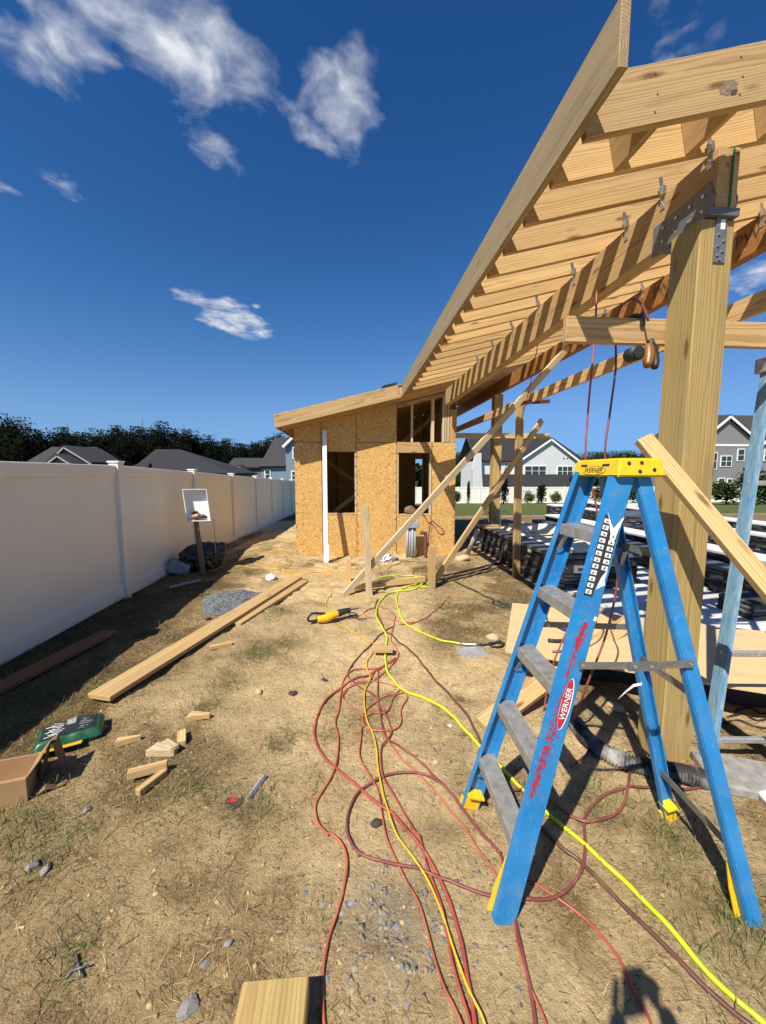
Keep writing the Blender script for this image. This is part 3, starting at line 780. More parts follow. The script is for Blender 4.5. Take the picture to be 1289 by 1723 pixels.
# side and back walls
BY = 11.2
for x, t in ((xl, 1), (xe, -1)):
    for k in range(3):
        y0 = SY + T_ + 0.004 + k * 1.1; y1 = min(BY - 0.015, y0 + 1.096)
        prism('sheathing_panel', [(y0, zb_ - 0.12), (y1, zb_ - 0.12), (y1, roof_z(x) - 0.03), (y0, roof_z(x) - 0.03)], 'x', x if t > 0 else x - T_, x + T_ if t > 0 else x, 'osb', shed)
    for k in range(8):
        y = SY + 0.25 + 0.4 * k; xx = x + t * (T_ + 0.047)
        abox('stud', (xx - 0.0445, y, 0), (xx + 0.0445, y + 0.038, roof_z(xx) - 0.30), 'pine', shed, 0.002)
bo0, bo1 = at_y(697, 800, BY).x, at_y(711, 800, BY).x
for x0, x1, z0, z1 in ((xl, bo0, -0.2, None), (bo1, xe, -0.2, None), (bo0, bo1, -0.2, 0.75), (bo0, bo1, 2.1, None)):
    prism('sheathing_panel', [(x0 + G, z0), (x1 - G, z0), (x1 - G, z1 or roof_z(x1) - 0.03), (x0 + G, z1 or roof_z(x0) - 0.03)], 'y', BY, BY + T_, 'osb', shed)
x = xl + 0.35
while x < xe - 0.1:
    if not (bo0 - 0.02 < x < bo1 + 0.02): stud(x, -0.05, roof_z(x) - 0.30, BY - 0.1, mat='pine')
    x += 0.4
for x in (bo0, bo1): stud(x, -0.05, roof_z(x) - 0.3, BY - 0.1, mat='pine')
board('interior_brace', at_y(562, 862, SY + 0.5), at_y(640, 800, SY + 0.9), 0.089, 0.038, 'pine', shed, (0.6, 0, 0.8))
board('interior_brace', at_y(540, 770, SY + 1.9), at_y(615, 822, SY + 1.9), 0.089, 0.038, 'pine', shed, (0.6, 0, 0.8))
board('interior_brace', at_y(668, 752, SY + 1.2), at_y(745, 690, SY + 1.2), 0.089, 0.038, 'pine', shed, (0.6, 0, 0.8))
abox('interior_blocking', (xl + 0.12, BY - 0.14, 1.25), (xc, BY - 0.102, 1.34), 'pine', shed)
abox('floor_slab', (xl + 0.02, SY + 0.02, -0.25), (xe - 0.02, BY - 0.01, -0.045), 'concrete', shed)
# roof: barge boards, rafters, sheathing and felt
BGY = 7.45; XR = 3.62
def along(x0, x1, y, drop): return (x0, y, roof_z(x0) - drop), (x1, y, roof_z(x1) - drop)
a, b = along(-1.40, 0.915, BGY, 0.118); board('barge_board', a, b, 0.228, 0.04, 'pine_stained', shed, (-0.24, 0, 0.97))
a, b = along(0.918, 1.03, BGY + 0.02, 0.112); board('barge_board', a, b, 0.20, 0.038, 'pine', shed, (-0.24, 0, 0.97))
for k in range(9):
    y = BGY + 0.44 + 0.42 * k
    a, b = along(-1.385, XR - 0.05, y, 0.145); board('rafter', a, b, 0.20, 0.038, 'pine', shed, (-0.24, 0, 0.97))
board('eave_board', (-1.405, BGY + 0.023, roof_z(-1.405) - 0.12), (-1.405, BY + 0.35, roof_z(-1.405) - 0.12), 0.21, 0.038, 'pine', shed, (0, 0, 1))
for k, (x0, x1) in enumerate(((-1.43, -0.2), (-0.197, 1.02), (1.023, 2.2), (2.203, XR))):
    for y0, y1 in ((BGY - 0.02, 9.3), (9.303, BY + 0.36)):
        if x0 > 1.0: y0 = max(y0, 7.0)
        c = Vector(((x0 + x1) / 2, (y0 + y1) / 2, roof_z((x0 + x1) / 2) + 0.003))
        board('roof_sheet', (x0, c.y, roof_z(x0) + 0.003), (x1, c.y, roof_z(x1) + 0.003), y1 - y0, 0.014, 'osb', shed, (0, 1, 0), 0)
board('roof_felt', (-1.44, (BGY + BY) / 2 + 0.2, roof_z(-1.44) + 0.016), (XR, (BGY + BY) / 2 + 0.2, roof_z(XR) + 0.016), BY - BGY + 0.3, 0.006, 'felt', shed, (0, 1, 0), 0)

sb = thing('shingle_bundle', 'short black bundle of shingles lying on the shed roof edge', 'shingles', (0.72, BGY + 0.15, roof_z(0.72) + 0.02))
for k in range(3):
    a, b = along(0.58 + 0.01 * k, 0.86 + 0.01 * k, BGY + 0.16, -0.030 - 0.018 * k); board('shingle', a, b, 0.3, 0.015, 'felt', sb, (0, 1, 0))

# ------------------------------------------------------------------ the open pergola roof
perg = thing('pergola', 'open timber roof frame of bare rafters on beams and square posts', 'pergola', (1.885, 2.065, 0))
PX0, PX1, PY0, PY1 = 1.79, 1.98, 1.97, 2.16
abox('post', (PX0, PY0, -0.3), (PX1, PY1, 2.98), 'treated', perg, 0.007)
abox('post', (3.115, 8.36, -0.3), (3.305, 8.55, 3.40), 'treated', perg, 0.007)
# three-ply beam with a green bead of sealant between the plies
BX, BZ0, BZ1 = 1.845, 3.022, 3.308
for k in range(3):
    o = abox('beam_ply', (BX + 0.0385 * k, 1.955 + 0.004 * (k % 2), BZ0 + 0.001 * (k % 2)), (BX + 0.0385 * k + 0.038, 7.62, BZ1 - 0.001 * (k % 2)), 'pine', perg, 0.002)
abox('sealant_bead', (BX + 0.0745, 1.948, BZ0 + 0.01), (BX + 0.0795, 1.9555, BZ1 - 0.003), 'green_seal', perg, 0)
LX = 3.15; LZ0, LZ1 = 3.402, 3.655
abox('laminated_beam', (LX, 2.0, LZ0), (LX + 0.089, 12.6, LZ1), 'lvl', perg, 0.002)
FXX = 0.957
fas = abox('fascia_board', (FXX, 1.45, 3.118), (FXX + 0.038, 7.42, 3.355), 'grey_pine', perg, 0.003)
def rafter(y, mat='pine', x1=3.60):
    a, b = along(FXX + 0.0385, x1, y, 0.122); return board('rafter', a, b, 0.236, 0.038, mat, perg, (-0.24, 0, 0.97))
rafter(1.76, 'pine_stained')
RY = [2.02 + 0.305 * k for k in range(17)]
for i, y in enumerate(RY): rafter(y + 0.019)
for x in (1.33, 1.71, 2.10, 2.49, 2.88, 3.27):
    board('lookout', (x, 1.780, roof_z(x) - 0.122), (x, 2.019, roof_z(x) - 0.122), 0.232, 0.038, 'pine', perg, (-0.24, 0, 0.97))
board('ridge_board', (3.622, 1.7, roof_z(3.62) - 0.12), (3.622, 7.4, roof_z(3.62) - 0.12), 0.235, 0.038, 'pine', perg, (0, 0, 1))
# hurricane ties: bent metal straps from rafter down on to the beam face
def tie(x, y, zt):
    t = put('hurricane_tie', join_boxes([((x - 0.0035, y, zt - 0.035), (0.0015, 0, 0), (0, 0.016, 0), (0, 0, 0.04)),
                                        ((x - 0.012, y - 0.006, zt + 0.022), (0.012, 0.003, 0.004), (0, 0.014, 0), (-0.004, 0, 0.022)),
                                        ((x - 0.030, y - 0.012, zt + 0.062), (0.014, 0.004, 0.006), (0, 0.0015, 0), (-0.006, 0, 0.028))]), 'steel', perg)
    nails = [((x - 0.006, y + q, zt - 0.01 - 0.022 * k), (0.0015, 0, 0), (0, 0.004, 0), (0, 0, 0.004)) for k, q in enumerate((-0.006, 0.006, -0.004))]
    put('nail', join_boxes(nails), 'steel', t)
for i in (0, 1, 2, 4, 6, 8, 10, 12): tie(BX, RY[i] - 0.02, BZ1)
for i in (1, 3, 4, 5, 7, 9, 11): tie(LX, RY[i] - 0.02, LZ1 - 0.02)
# steel post cap: saddle, side plates and the strap nailed down the front
cap = abox('post_cap_bracket', (PX0 + 0.02, 1.945, 2.981), (PX1 - 0.005, 2.30, 3.020), 'dark_steel', perg, 0.002)
for x0, x1 in ((BX - 0.007, BX - 0.001), (BX + 0.117, BX + 0.123)):
    prism('side_plate', [(1.965, 3.0), (1.955, 3.075), (1.985, 3.16), (2.36, 3.16), (2.36, 2.985), (2.17, 2.975)], 'x', x0, x1, 'dark_steel', cap)
abox('strap', (1.868, 1.9635, 2.765), (1.930, 1.9695, 2.985), 'dark_steel', cap, 0.002)
put('bolt_head', join_boxes([((BX - 0.010, y, z), (0.003, 0, 0), (0, 0.007, 0), (0, 0, 0.007)) for y in (2.02, 2.10, 2.19, 2.28) for z in (3.04, 3.115)] +
    [((x, 1.961, z), (0.006, 0, 0), (0, 0.003, 0), (0, 0, 0.006)) for x, z in ((1.885, 2.90), (1.912, 2.87), (1.884, 2.845), (1.911, 2.82), (1.884, 2.80), (1.898, 2.78))]), 'steel', cap)
abox('paper_label', (1.893, 1.9625, 2.925), (1.917, 1.9634, 2.972), 'printed_white', cap, 0)
# printing on the laminated beam
for yc in (2.98, 3.85, 4.85):
    lettering('beam_print', 'PWT', 0.135, (LX - 0.0015, yc, LZ0 + 0.14), (0, -1, 0), (0, 0, 1), 'printed_ink', perg)
    abox('beam_print', (LX - 0.0016, yc - 0.30, LZ0 + 0.13), (LX - 0.0006, yc - 0.20, LZ0 + 0.15), 'printed_ink', perg, 0)
# nails and a big dark knot on the outermost rafter
def on_r1(x, drop, lift=0.0): return Vector((x, 1.7405 - lift, roof_z(x) - drop))
tag(put('nail_head', join_boxes([(on_r1(1.20 + 0.39 * k + dx, d), (0.0035, 0, 0), (0, 0.001, 0), (0, 0, 0.0035)) for k in range(3) for dx, d in ((0.12, 0.05), (0.135, 0.13), (0.128, 0.20))]), 'printed_ink', perg), None, kind='stuff')
def blot(nm, c, rx, rz, mat, lift, seed):
    q = random.Random(seed); V = [on_r1(c[0] + rx * math.cos(a) * q.uniform(.75, 1.15), c[1] + rz * math.sin(a) * q.uniform(.7, 1.15), lift) for a in np.linspace(0, 2 * math.pi, 21)[:-1]]
    return put(nm, mesh(nm, V, [tuple(range(20))]), mat, perg)
M['knot'] = plain('dark knot wood', (0.085, 0.05, 0.028), 0.8, var=0.5, nscale=90); M['knot_stain'] = plain('resin stained wood', (0.22, 0.155, 0.095), 0.8, var=0.45, nscale=50)
blot('knot_stain', (1.665, 0.165), 0.045, 0.030, 'knot_stain', 0.0006, 3); blot('knot', (1.69, 0.185), 0.016, 0.013, 'knot', 0.0012, 4)
# ------------------------------------------------------------------ temporary boards round the frame
def lone(name, a, b, w, t, mat, label, cat, wdir=(0, 0, 1), group=None, bev=0.003):
    o = board(name, a, b, w, t, mat, None, wdir, bev); return tag(o, label, cat, group)
ha = at_y(950, 556, 2.18)
lone('crosspiece', (ha.x, 2.181, 2.488), (3.9, 2.181, 2.488), 0.14, 0.038, 'pine', 'level board nailed across the near square post with a nail gun hanging from it', 'board')
lone('runner_board', (2.775, 2.2, 2.835), (2.775, 10.6, 2.835), 0.14, 0.038, 'pine', 'long level board running back beneath the laminated beam', 'board')
lone('crosspiece', (2.06, 7.60, 2.43), (3.98, 7.60, 2.43), 0.10, 0.038, 'pine', 'short pale board crossing behind the far square post above the white house', 'board')
g = gp(857, 970)
lone('prop_post', (2.70, 6.05, gzf(2.6, 6.05) - 0.02), (2.70, 6.13, 2.76), 0.14, 0.038, 'pine', 'upright prop board standing at the foot of the black stone counter', 'board', (1, 0.35, 0))
fa = gp(580, 1003)
lone('brace_board', (fa.x, fa.y, fa.z + 0.02), tuple(at_x(957, 583, 3.125)), 0.089, 0.038, 'whitewash', 'longest diagonal brace board rising from a ground stake to the laminated beam', 'brace', (0.77, 0.3, -0.63))
fb = gp(728, 985)
lone('brace_board', (fb.x, fb.y, fb.z + 0.02), (3.0, 5.98, 2.52), 0.089, 0.038, 'pine', 'shorter diagonal brace board leaning against the upright prop board', 'brace', (0.77, 0.35, -0.63))
c0 = at_y(1086, 742, 1.93); c1 = at_y(1289, 985, 1.56)
cdir = (c1 - c0); c2 = c0 + cdir * (1 + (c1.z) / (c0.z - c1.z) * 1.0)
lone('brace_board', c0 - cdir.normalized() * 0.02, (c2.x, c2.y, 0.0), 0.089, 0.038, 'pine', 'sloping brace board nailed across the near square post above the ladder', 'brace', (-0.55, -0.2, -0.62))
def stake(px, py, h, w, label, mat='pine', t=0.038, lean=0.0):
    p = gp(px, py)
    return lone('ground_stake', (p.x, p.y, p.z - 0.1), (p.x + lean, p.y, p.z + h), w, t, mat, label, 'stake', (1, 0.05, 0), 'stakes holding the braces')
stake(622, 1002, 1.25, 0.089, 'tall pale stake standing before the bare strand board wall', 'whitewash', lean=-0.06)
stake(586, 978, 0.36, 0.089, 'short stub of stake beside the foot of the longest brace')
stake(726, 990, 0.62, 0.11, 'knee high stake at the foot of the shorter brace')
a = gp(592, 1000); b = gp(720, 985)
lone('ground_board', (a.x, a.y + 0.03, a.z + 0.10), (b.x - 0.03, b.y + 0.09, b.z + 0.075), 0.089, 0.038, 'pine', 'low board on edge joining two stakes above the hoses', 'board')
# boards lying about
def ground_pt(px, py, up): p = gp(px, py); return Vector((p.x, p.y, p.z + up))
lone('plank', ground_pt(167, 1187, 0.060), ground_pt(499, 977, 0.056), 0.20, 0.038, 'pine', 'long clean plank lying on the sand towards the shed', 'plank', (1, -0.35, 0.0))
a = ground_pt(395, 1062, 0.055); b = ground_pt(180, 1195, 0.01)
lone('plank', ground_pt(392, 1053, 0.018), ground_pt(509, 980, 0.018), 0.20, 0.038, 'pine', 'shorter plank lying beneath the far half of the long clean plank', 'plank', (1, -0.35, 0))
lone('plank', ground_pt(-30, 1178, 0.03), ground_pt(185, 1068, 0.03), 0.19, 0.04, 'brown_board', 'rust brown board lying in the shade of the white fence', 'plank', (1, -0.3, 0.1))
bb = at_z(465, 1647, 0.09)
lone('timber_end', (bb.x - 0.005, bb.y - 0.55, 0.05), (bb.x, bb.y, 0.05), 0.205, 0.09, 'treated', 'sawn end of thick treated timber in the foreground on the gravel', 'timber', (1, 0, 0), bev=0.004)

# scraps of wood
def scrap(px, py, L, ang, w, t, label, mat='pine', tilt=0.0, wedge=False, lift=0.0):
    p = gp(px, py); d = Vector((math.cos(R(ang)), math.sin(R(ang)), tilt)).normalized()
    c = Vector((p.x, p.y, p.z + t / 2 + 0.004 + lift + abs(tilt) * L / 2))
    if not wedge:
        return lone('wood_scrap', c - d * L / 2, c + d * L / 2, w, t, mat, label, 'wood scrap', (-d.y, d.x, 0), 'offcuts on the sand')
    s = Vector((-d.y, d.x, 0)); V = []
    for u, hw in ((-0.5, 1.0), (0.5, 0.28)):
        for q in (-1, 1):
            for z in (-1, 1): V.append((u * L, q * w / 2 * hw + (w / 2 * (1 - hw)), z * t / 2))
    me = mesh('wood_scrap', V, [(0, 1, 3, 2), (4, 6, 7, 5), (0, 4, 5, 1), (2, 3, 7, 6), (0, 2, 6, 4), (1, 5, 7, 3)])
    Mx = Matrix(((d.x, s.x, 0, 0), (d.y, s.y, 0, 0), (d.z, 0, 1, 0), (0, 0, 0, 1))); Mx.translation = c
    return tag(put('wood_scrap', me, mat, None, Mx), label, 'wood scrap', 'offcuts on the sand')
scrap(334, 1211, 0.14, -12, 0.075, 0.03, 'pale wedge of wood standing clear of the other offcuts below the long plank', wedge=True)
scrap(216, 1252, 0.13, 8, 0.05, 0.034, 'thin wedge of wood just beyond the green and black sack', wedge=True)
scrap(272, 1272, 0.15, -25, 0.085, 0.04, 'widest pale wood wedge standing a little apart from its neighbours', wedge=True, mat='whitewash')
scrap(286, 1262, 0.14, -42, 0.05, 0.03, 'pale triangular offcut leaning on the widest wood wedge', tilt=0.15, mat='whitewash')
scrap(306, 1247, 0.12, 112, 0.05, 0.036, 'small orange toned offcut beyond the widest wood wedge')
scrap(250, 1308, 0.19, 18, 0.035, 0.045, 'long thin offcut lying uppermost of a crossed pair', lift=0.02)
scrap(256, 1322, 0.16, 62, 0.038, 0.038, 'offcut with rounded end lying under its crossed partner')
scrap(372, 1090, 0.20, 22, 0.05, 0.036, 'short offcut lying beside the end of the shorter underlying plank')
scrap(645, 1101, 0.18, -6, 0.089, 0.036, 'flat wood block resting on top of the lime hose', lift=0.03)
scrap(346, 1040, 0.17, -50, 0.06, 0.03, 'old splintered scrap at the edge of the blue grey gravel', mat='stake')
scrap(640, 997, 0.10, 10, 0.05, 0.03, 'tiny wood block on the hoses by the low board')
scrap(34, 1563, 0.03, 0, 0.008, 0.003, 'sliver of pale wood on the bare sand', mat='whitewash')
lone('board', ground_pt(812, 1228, 0.03), at_z(1062, 1045, 0.36), 0.14, 0.038, 'pine', 'board leaning from the sand up on to the plywood behind the ladder', 'board', (0.5, 0.6, 0.2))

# ------------------------------------------------------------------ blue step ladder
FNf, FNt = Vector((.564, 1.256, gzf(.564, 1.256) + .0)), Vector((1.025, 1.378, 1.68))
FFf, FFt = Vector((.583, 1.779, gzf(.583, 1.779))), Vector((1.012, 1.625, 1.68))
RNf, RNt = Vector((1.498, 1.165, gzf(1.498, 1.165))), Vector((1.10, 1.385, 1.68))
RFf, RFt = Vector((1.545, 1.638, gzf(1.545, 1.638))), Vector((1.105, 1.625, 1.68))
lad = thing('step_ladder', 'bright blue step ladder with scuffed yellow top standing open over the hoses', 'ladder', (1.03, 1.46, 0))
def rail(name, a, b, out, w, f, mat, parent, th=0.005):
    """U channel: web faces outward, flanges turn in"""
    x = (b - a).normalized(); n = Vector(out); n = (n - x * n.dot(x)).normalized(); y = n.cross(x)   # y across the web
    prof = [(-w / 2, 0), (w / 2, 0), (w / 2, -f), (w / 2 - th, -f), (w / 2 - th, -th), (-w / 2 + th, -th), (-w / 2 + th, -f), (-w / 2, -f)]
    L = (b - a).length; V = []
    for s in (0, L):
        for u, v in prof: V.append((s, u, v))
    k = len(prof)
    Fc = [(i, (i + 1) % k, (i + 1) % k + k, i + k) for i in range(k)]
    Fc += [(0, 7, 6, 5), (0, 5, 4, 1), (1, 4, 3, 2), (8, 13, 14, 15), (8, 9, 12, 13), (9, 10, 11, 12)]
    me = mesh(name, V, Fc)
    bm = bmesh.new(); bm.from_mesh(me); bmesh.ops.recalc_face_normals(bm, faces=bm.faces)
    bmesh.ops.bevel(bm, geom=[e for e in bm.edges if abs(e.verts[0].co.x - e.verts[1].co.x) > L / 2 and len(e.link_faces) == 2 and max(abs(e.verts[0].co.z), 0) < 1e-6],
                    offset=0.004, segments=2, affect='EDGES'); bm.to_mesh(me); bm.free()
    Mx = Matrix(((x.x, y.x, n.x, 0), (x.y, y.y, n.y, 0), (x.z, y.z, n.z, 0), (0, 0, 0, 1))); Mx.translation = a
    return put(name, me, mat, parent, Mx), (x, y, n)
rFN, axFN = rail('front_rail', FNf, FNt, (0, -1, 0), 0.084, 0.034, 'blue', lad)
rFF, axFF = rail('front_rail', FFf, FFt, (0, 1, 0), 0.084, 0.034, 'blue', lad)
rRN, axRN = rail('rear_rail', RNf, RNt, (0, -1, 0), 0.058, 0.028, 'blue', lad)
rRF, axRF = rail('rear_rail', RFf, RFt, (0, 1, 0), 0.058, 0.028, 'blue', lad)
# treads with ribbed tops
for k in range(1, 6):
    z = 0.292 * k; t = z / 1.68
    a = FNf.lerp(FNt, t); b = FFf.lerp(FFt, t); a = a + Vector((0, 0.006, 0)); b = b - Vector((0, 0.006, 0))
    d = (b - a).normalized(); xx = Vector((1, 0, 0)); xx = (xx - d * xx.dot(d)).normalized(); zz = Vector((0, 0, 1))
    L = (b - a).length; c = (a + b) / 2; hw = 0.040
    spec = [(c - zz * 0.006, d * L / 2, xx * hw, zz * 0.004)]
    for q in (-0.9, -0.62, -0.34, -0.06, 0.22, 0.50, 0.78): spec.append((c + xx * hw * (q + 0.06) , d * L / 2, xx * 0.0042, zz * 0.0015))
    spec.append((c - xx * (hw + 0.0005) - zz * 0.022, d * L / 2, xx * 0.003, zz * 0.022))
    spec.append((c + xx * (hw - 0.002) - zz * 0.024, d * L / 2, xx * 0.002, zz * 0.015))
    st = put('step', join_boxes(spec), 'alu', lad)
    if k in (1, 3, 5):
        p = b.lerp(a, 0.05) - xx * 0.03 - zz * 0.045; q = b.lerp(a, 0.0) - xx * 0.055 - zz * 0.11
        board('step_brace', b.lerp(a, 0.16) - zz * 0.035 - xx * 0.02, b - xx * 0.035 - zz * 0.12, 0.018, 0.003, 'alu', lad, (1, 0, 0), 0)
# top cap
cx0, cx1, cy0, cy1, cz0, cz1 = 0.975, 1.160, 1.350, 1.655, 1.668, 1.738
bm = bmesh.new()
vs = [bm.verts.new(p) for p in ((cx0, cy0, cz0), (cx1 + .01, cy0, cz0), (cx1 + .01, cy1, cz0), (cx0, cy1, cz0), (cx0 + .016, cy0 + .012, cz1), (cx1 - .004, cy0 + .012, cz1), (cx1 - .004, cy1 - .012, cz1), (cx0 + .016, cy1 - .012, cz1))]
for f in ((3, 2, 1, 0), (4, 5, 6, 7), (0, 1, 5, 4), (1, 2, 6, 5), (2, 3, 7, 6), (3, 0, 4, 7)): bm.faces.new([vs[i] for i in f])
bmesh.ops.bevel(bm, geom=list(bm.edges), offset=0.007, segments=3, affect='EDGES')
me = bpy.data.meshes.new('top_cap'); bm.to_mesh(me); bm.free()
topcap = put('top_cap', me, 'yellow', lad)
def disc(name, c, n, r, mat, parent, ry=None, h=0.002, k=16):
    n = Vector(n).normalized(); u = n.orthogonal().normalized() if abs(n.z) > 0.95 else Vector((0, 0, 1)).cross(n).normalized(); v = n.cross(u); ry = ry or r
    ring = [Vector(c) + u * math.cos(2 * math.pi * i / k) * r + v * math.sin(2 * math.pi * i / k) * ry for i in range(k)]
    V = ring + [p + n * h for p in ring]
    Fc = [tuple(range(k))[::-1], tuple(range(k, 2 * k))] + [(i, (i + 1) % k, (i + 1) % k + k, i + k) for i in range(k)]
    return put(name, mesh(name, V, Fc), mat, parent)
for hx, hz in ((1.022, 1.718), (1.072, 1.720), (1.063, 1.688), (1.120, 1.694)):
    yy = cy0 + (hz - cz0) / (cz1 - cz0) * 0.012
    disc('hole', (hx, yy - 0.0006, hz), (0, -1, 0.19), 0.0075, 'printed_black', topcap, h=0.0008)
nx_ = Vector((-1, 0, 0.25)).normalized()
def capx(z): return cx0 + 0.016 * (z - cz0) / (cz1 - cz0)
for yy in (1.575, 1.435):
    z = 1.713; c = Vector((capx(z), yy, z))
    put('slot', join_boxes([(c + nx_ * 0.0006, (0, 0.021, 0), nx_ * 0.0006, Vector((0.25, 0, 1)).normalized() * 0.0045)]), 'printed_black', topcap)
c = Vector((capx(1.692), 1.505, 1.692))
disc('logo', c + nx_ * 0.0001, nx_, 0.078, 'printed_black', topcap, 0.0185, 0.0008, 28)
disc('logo', c + nx_ * 0.0005, nx_, 0.0755, 'yellow', topcap, 0.0165, 0.0010, 28)
lettering('lettering', 'WERNER', 0.0290, c + nx_ * 0.0022, (0, -1, 0), (0.25, 0, 1), 'printed_black', topcap, 0.2)
# spreaders and rear braces
def strip(name, a, b, w, t, mat, parent, wdir=(0, 0, 1)): return board(name, a, b, w, t, mat, parent, wdir, 0.002)
def on(a, b, z): return a.lerp(b, z / a.lerp(b, 1).z)
sa = on(FNf, FNt, 0.975) + Vector((0.012, -0.012, 0)); sb_ = on(RNf, RNt, 0.975) + Vector((0, -0.012, 0)); smid = sa.lerp(sb_, 0.54) + Vector((0, -0.004, -0.002))
s1 = strip('spreader', sa, smid, 0.026, 0.006, 'dull_alu', lad); s2 = strip('spreader', smid, sb_, 0.026, 0.006, 'dull_alu', lad)
dv = (sb_ - sa).normalized()
hg = strip('spreader_hinge', smid - dv * 0.055 - Vector((0, .0052, 0)), smid + dv * 0.055 - Vector((0, .0052, 0)), 0.036, 0.004, 'dark_steel', s2)
for q in (-0.03, 0.03): disc('rivet', smid + dv * q - Vector((0, .0075, 0)), (0, -1, 0), 0.007, 'steel', hg, h=0.003, k=10)
for p in (sa + dv * 0.012, sb_ - dv * 0.012): disc('rivet', p - Vector((0, .0032, 0)), (0, -1, 0), 0.006, 'steel', s1, h=0.003, k=10)
sa2 = on(FFf, FFt, 0.975) + Vector((0.02, 0.004, 0)); sb2 = on(RFf, RFt, 0.975); strip('spreader', sa2, sb2, 0.026, 0.006, 'dull_alu', lad)
for z0, z1 in ((1.365, 1.365), (0.83, 0.83), (0.245, 0.245)):
    strip('rear_brace', on(RNf, RNt, z0) + Vector((0.006, 0.012, 0)), on(RFf, RFt, z1) + Vector((0.006, -0.012, 0)), 0.028, 0.006, 'dull_alu', lad, (0, 0, 1))
board('brace_gusset', on(RFf, RFt, 1.34) - Vector((0, 0.05, 0)), on(RFf, RFt, 1.27) - Vector((0, 0.008, 0)), 0.02, 0.003, 'alu', lad, (1, 0, 0), 0)
# yellow boots and rail guards
def boot(ax, foot, w, sgn):
    x, y, n = ax; b_ = put('foot', join_boxes([(foot + x * 0.045 - n * 0.022, x * 0.045, y * (w / 2 - 0.006), n * 0.012), (foot + x * 0.088 - n * 0.030, x * 0.004, y * (w / 2 - 0.003), n * 0.030),
        (foot + x * 0.02 - n * 0.006, x * 0.020, y * (w / 2 + 0.004), n * 0.009)]), 'yellow', lad)
    return b_
for ax, f, w in ((axFF, FFf, .088), (axRF, RFf, .066)): boot(ax, f, w, 1)
def guard(ax, foot, w, l):   # long yellow guard inside the channel, tapering to a point
    x, y, n = ax; V = []
    for s, hw in ((0.09, w / 2 - 0.008), (l, 0.006)):
        for q in (-1, 1):
            for d in (0.012, 0.045): V.append(foot + x * s + y * q * hw - n * d)
    put('rail_guard', mesh('rail_guard', V, [(0, 1, 3, 2), (4, 6, 7, 5), (0, 4, 5, 1), (2, 3, 7, 6), (0, 2, 6, 4), (1, 5, 7, 3)]), 'yellow', lad)
def side_foot(ax, foot, w, l):   # yellow foot plate showing beside the rail
    x, y, n = ax; q = -1 if y.x > 0 else 1; V = []
    for d in (0.036, 0.041):
        for s, u in ((0.012, w / 2 + 0.016), (l * 0.55, w / 2 + 0.010), (l, w / 2 - 0.006), (l, w / 2 - 0.02), (0.012, 0.0)): V.append(foot + x * s + y * q * u - n * d)
    put('foot', mesh('foot', V, [(0, 1, 2, 3, 4), (9, 8, 7, 6, 5)] + [(i, i + 5, (i + 1) % 5 + 5, (i + 1) % 5) for i in range(5)]), 'yellow', lad)
side_foot(axFN, FNf, .088, 0.24); side_foot(axRN, RNf, .066, 0.22)
# decals on the outer web of the near front rail: s along the rail from the foot, u across
def rl(s, u, lift=0.0006): x, y, n = axFN; return FNf + x * s + y * u + n * lift
LFN = (FNt - FNf).length
sgn = 1 if axFN[1].x > 0 else -1      # u>0 towards +x
def flat(name, polys, mat, lift, parent=None):
    V, Fc = [], []
    for poly in polys:
        i = len(V); V += [rl(s, u * sgn, lift) for s, u in poly]; Fc.append(tuple(range(i, i + len(poly))))
    o = put(name, mesh(name, V, Fc), mat, parent or rFN); return o
s0, s1 = 1.285, 1.60
flat('warning_label', [[(s0, -0.037), (s0, -0.002), (1.325, 0.000), (1.36, 0.010), (1.385, 0.030), (s1 - 0.04, 0.034), (s1 - 0.055, 0.012), (s1 - 0.01, -0.012), (s1, -0.037)]], 'printed_black', 0.0008)
sq, gl = [], []
for col, u0 in enumerate((-0.034, 0.004)):
    for k in range(12):
        s = s0 + 0.009 + k * 0.0248
        if col == 1 and (k < 4 or k > 9): continue
        if col == 0 and k > 11: continue
        sq.append([(s, u0), (s, u0 + 0.024), (s + 0.0165, u0 + 0.024), (s + 0.0165, u0)])
        a = rnd.uniform(0.003, 0.010)
        gl += [[(s + 0.003, u0 + a), (s + 0.004, u0 + a + 0.011), (s + 0.007, u0 + a + 0.010), (s + 0.008, u0 + a)],
               [(s + 0.008, u0 + a + 0.004), (s + 0.008, u0 + a + 0.008), (s + 0.014, u0 + a + 0.007 + rnd.uniform(-.004, .004)), (s + 0.014, u0 + a + 0.003)]]
tag(flat('pictogram', sq, 'printed_white', 0.0012), None, kind='stuff')
tag(flat('pictogram_mark', gl, 'printed_black', 0.0016), None, kind='stuff')
flat('torn_label', [[(s1 + 0.010, -0.030), (s1 - 0.015, -0.018), (s1 - 0.07, 0.004), (s1 - 0.10, 0.010), (s1 - 0.10, 0.024), (s1 - 0.05, 0.030), (s1 + 0.005, 0.040), (s1 + 0.002, 0.034), (s1 - 0.045, 0.010), (s1 - 0.03, -0.004)]], 'printed_white', 0.0014)
flat('torn_label', [[(1.315, 0.004), (1.365, 0.012), (1.40, 0.030), (1.355, 0.028), (1.34, 0.036), (1.33, 0.020)]], 'printed_white', 0.0014)
flat('sticker', [[(1.20, 0.026), (1.20, 0.038), (1.216, 0.038), (1.216, 0.026)]], 'printed_white', 0.0012)
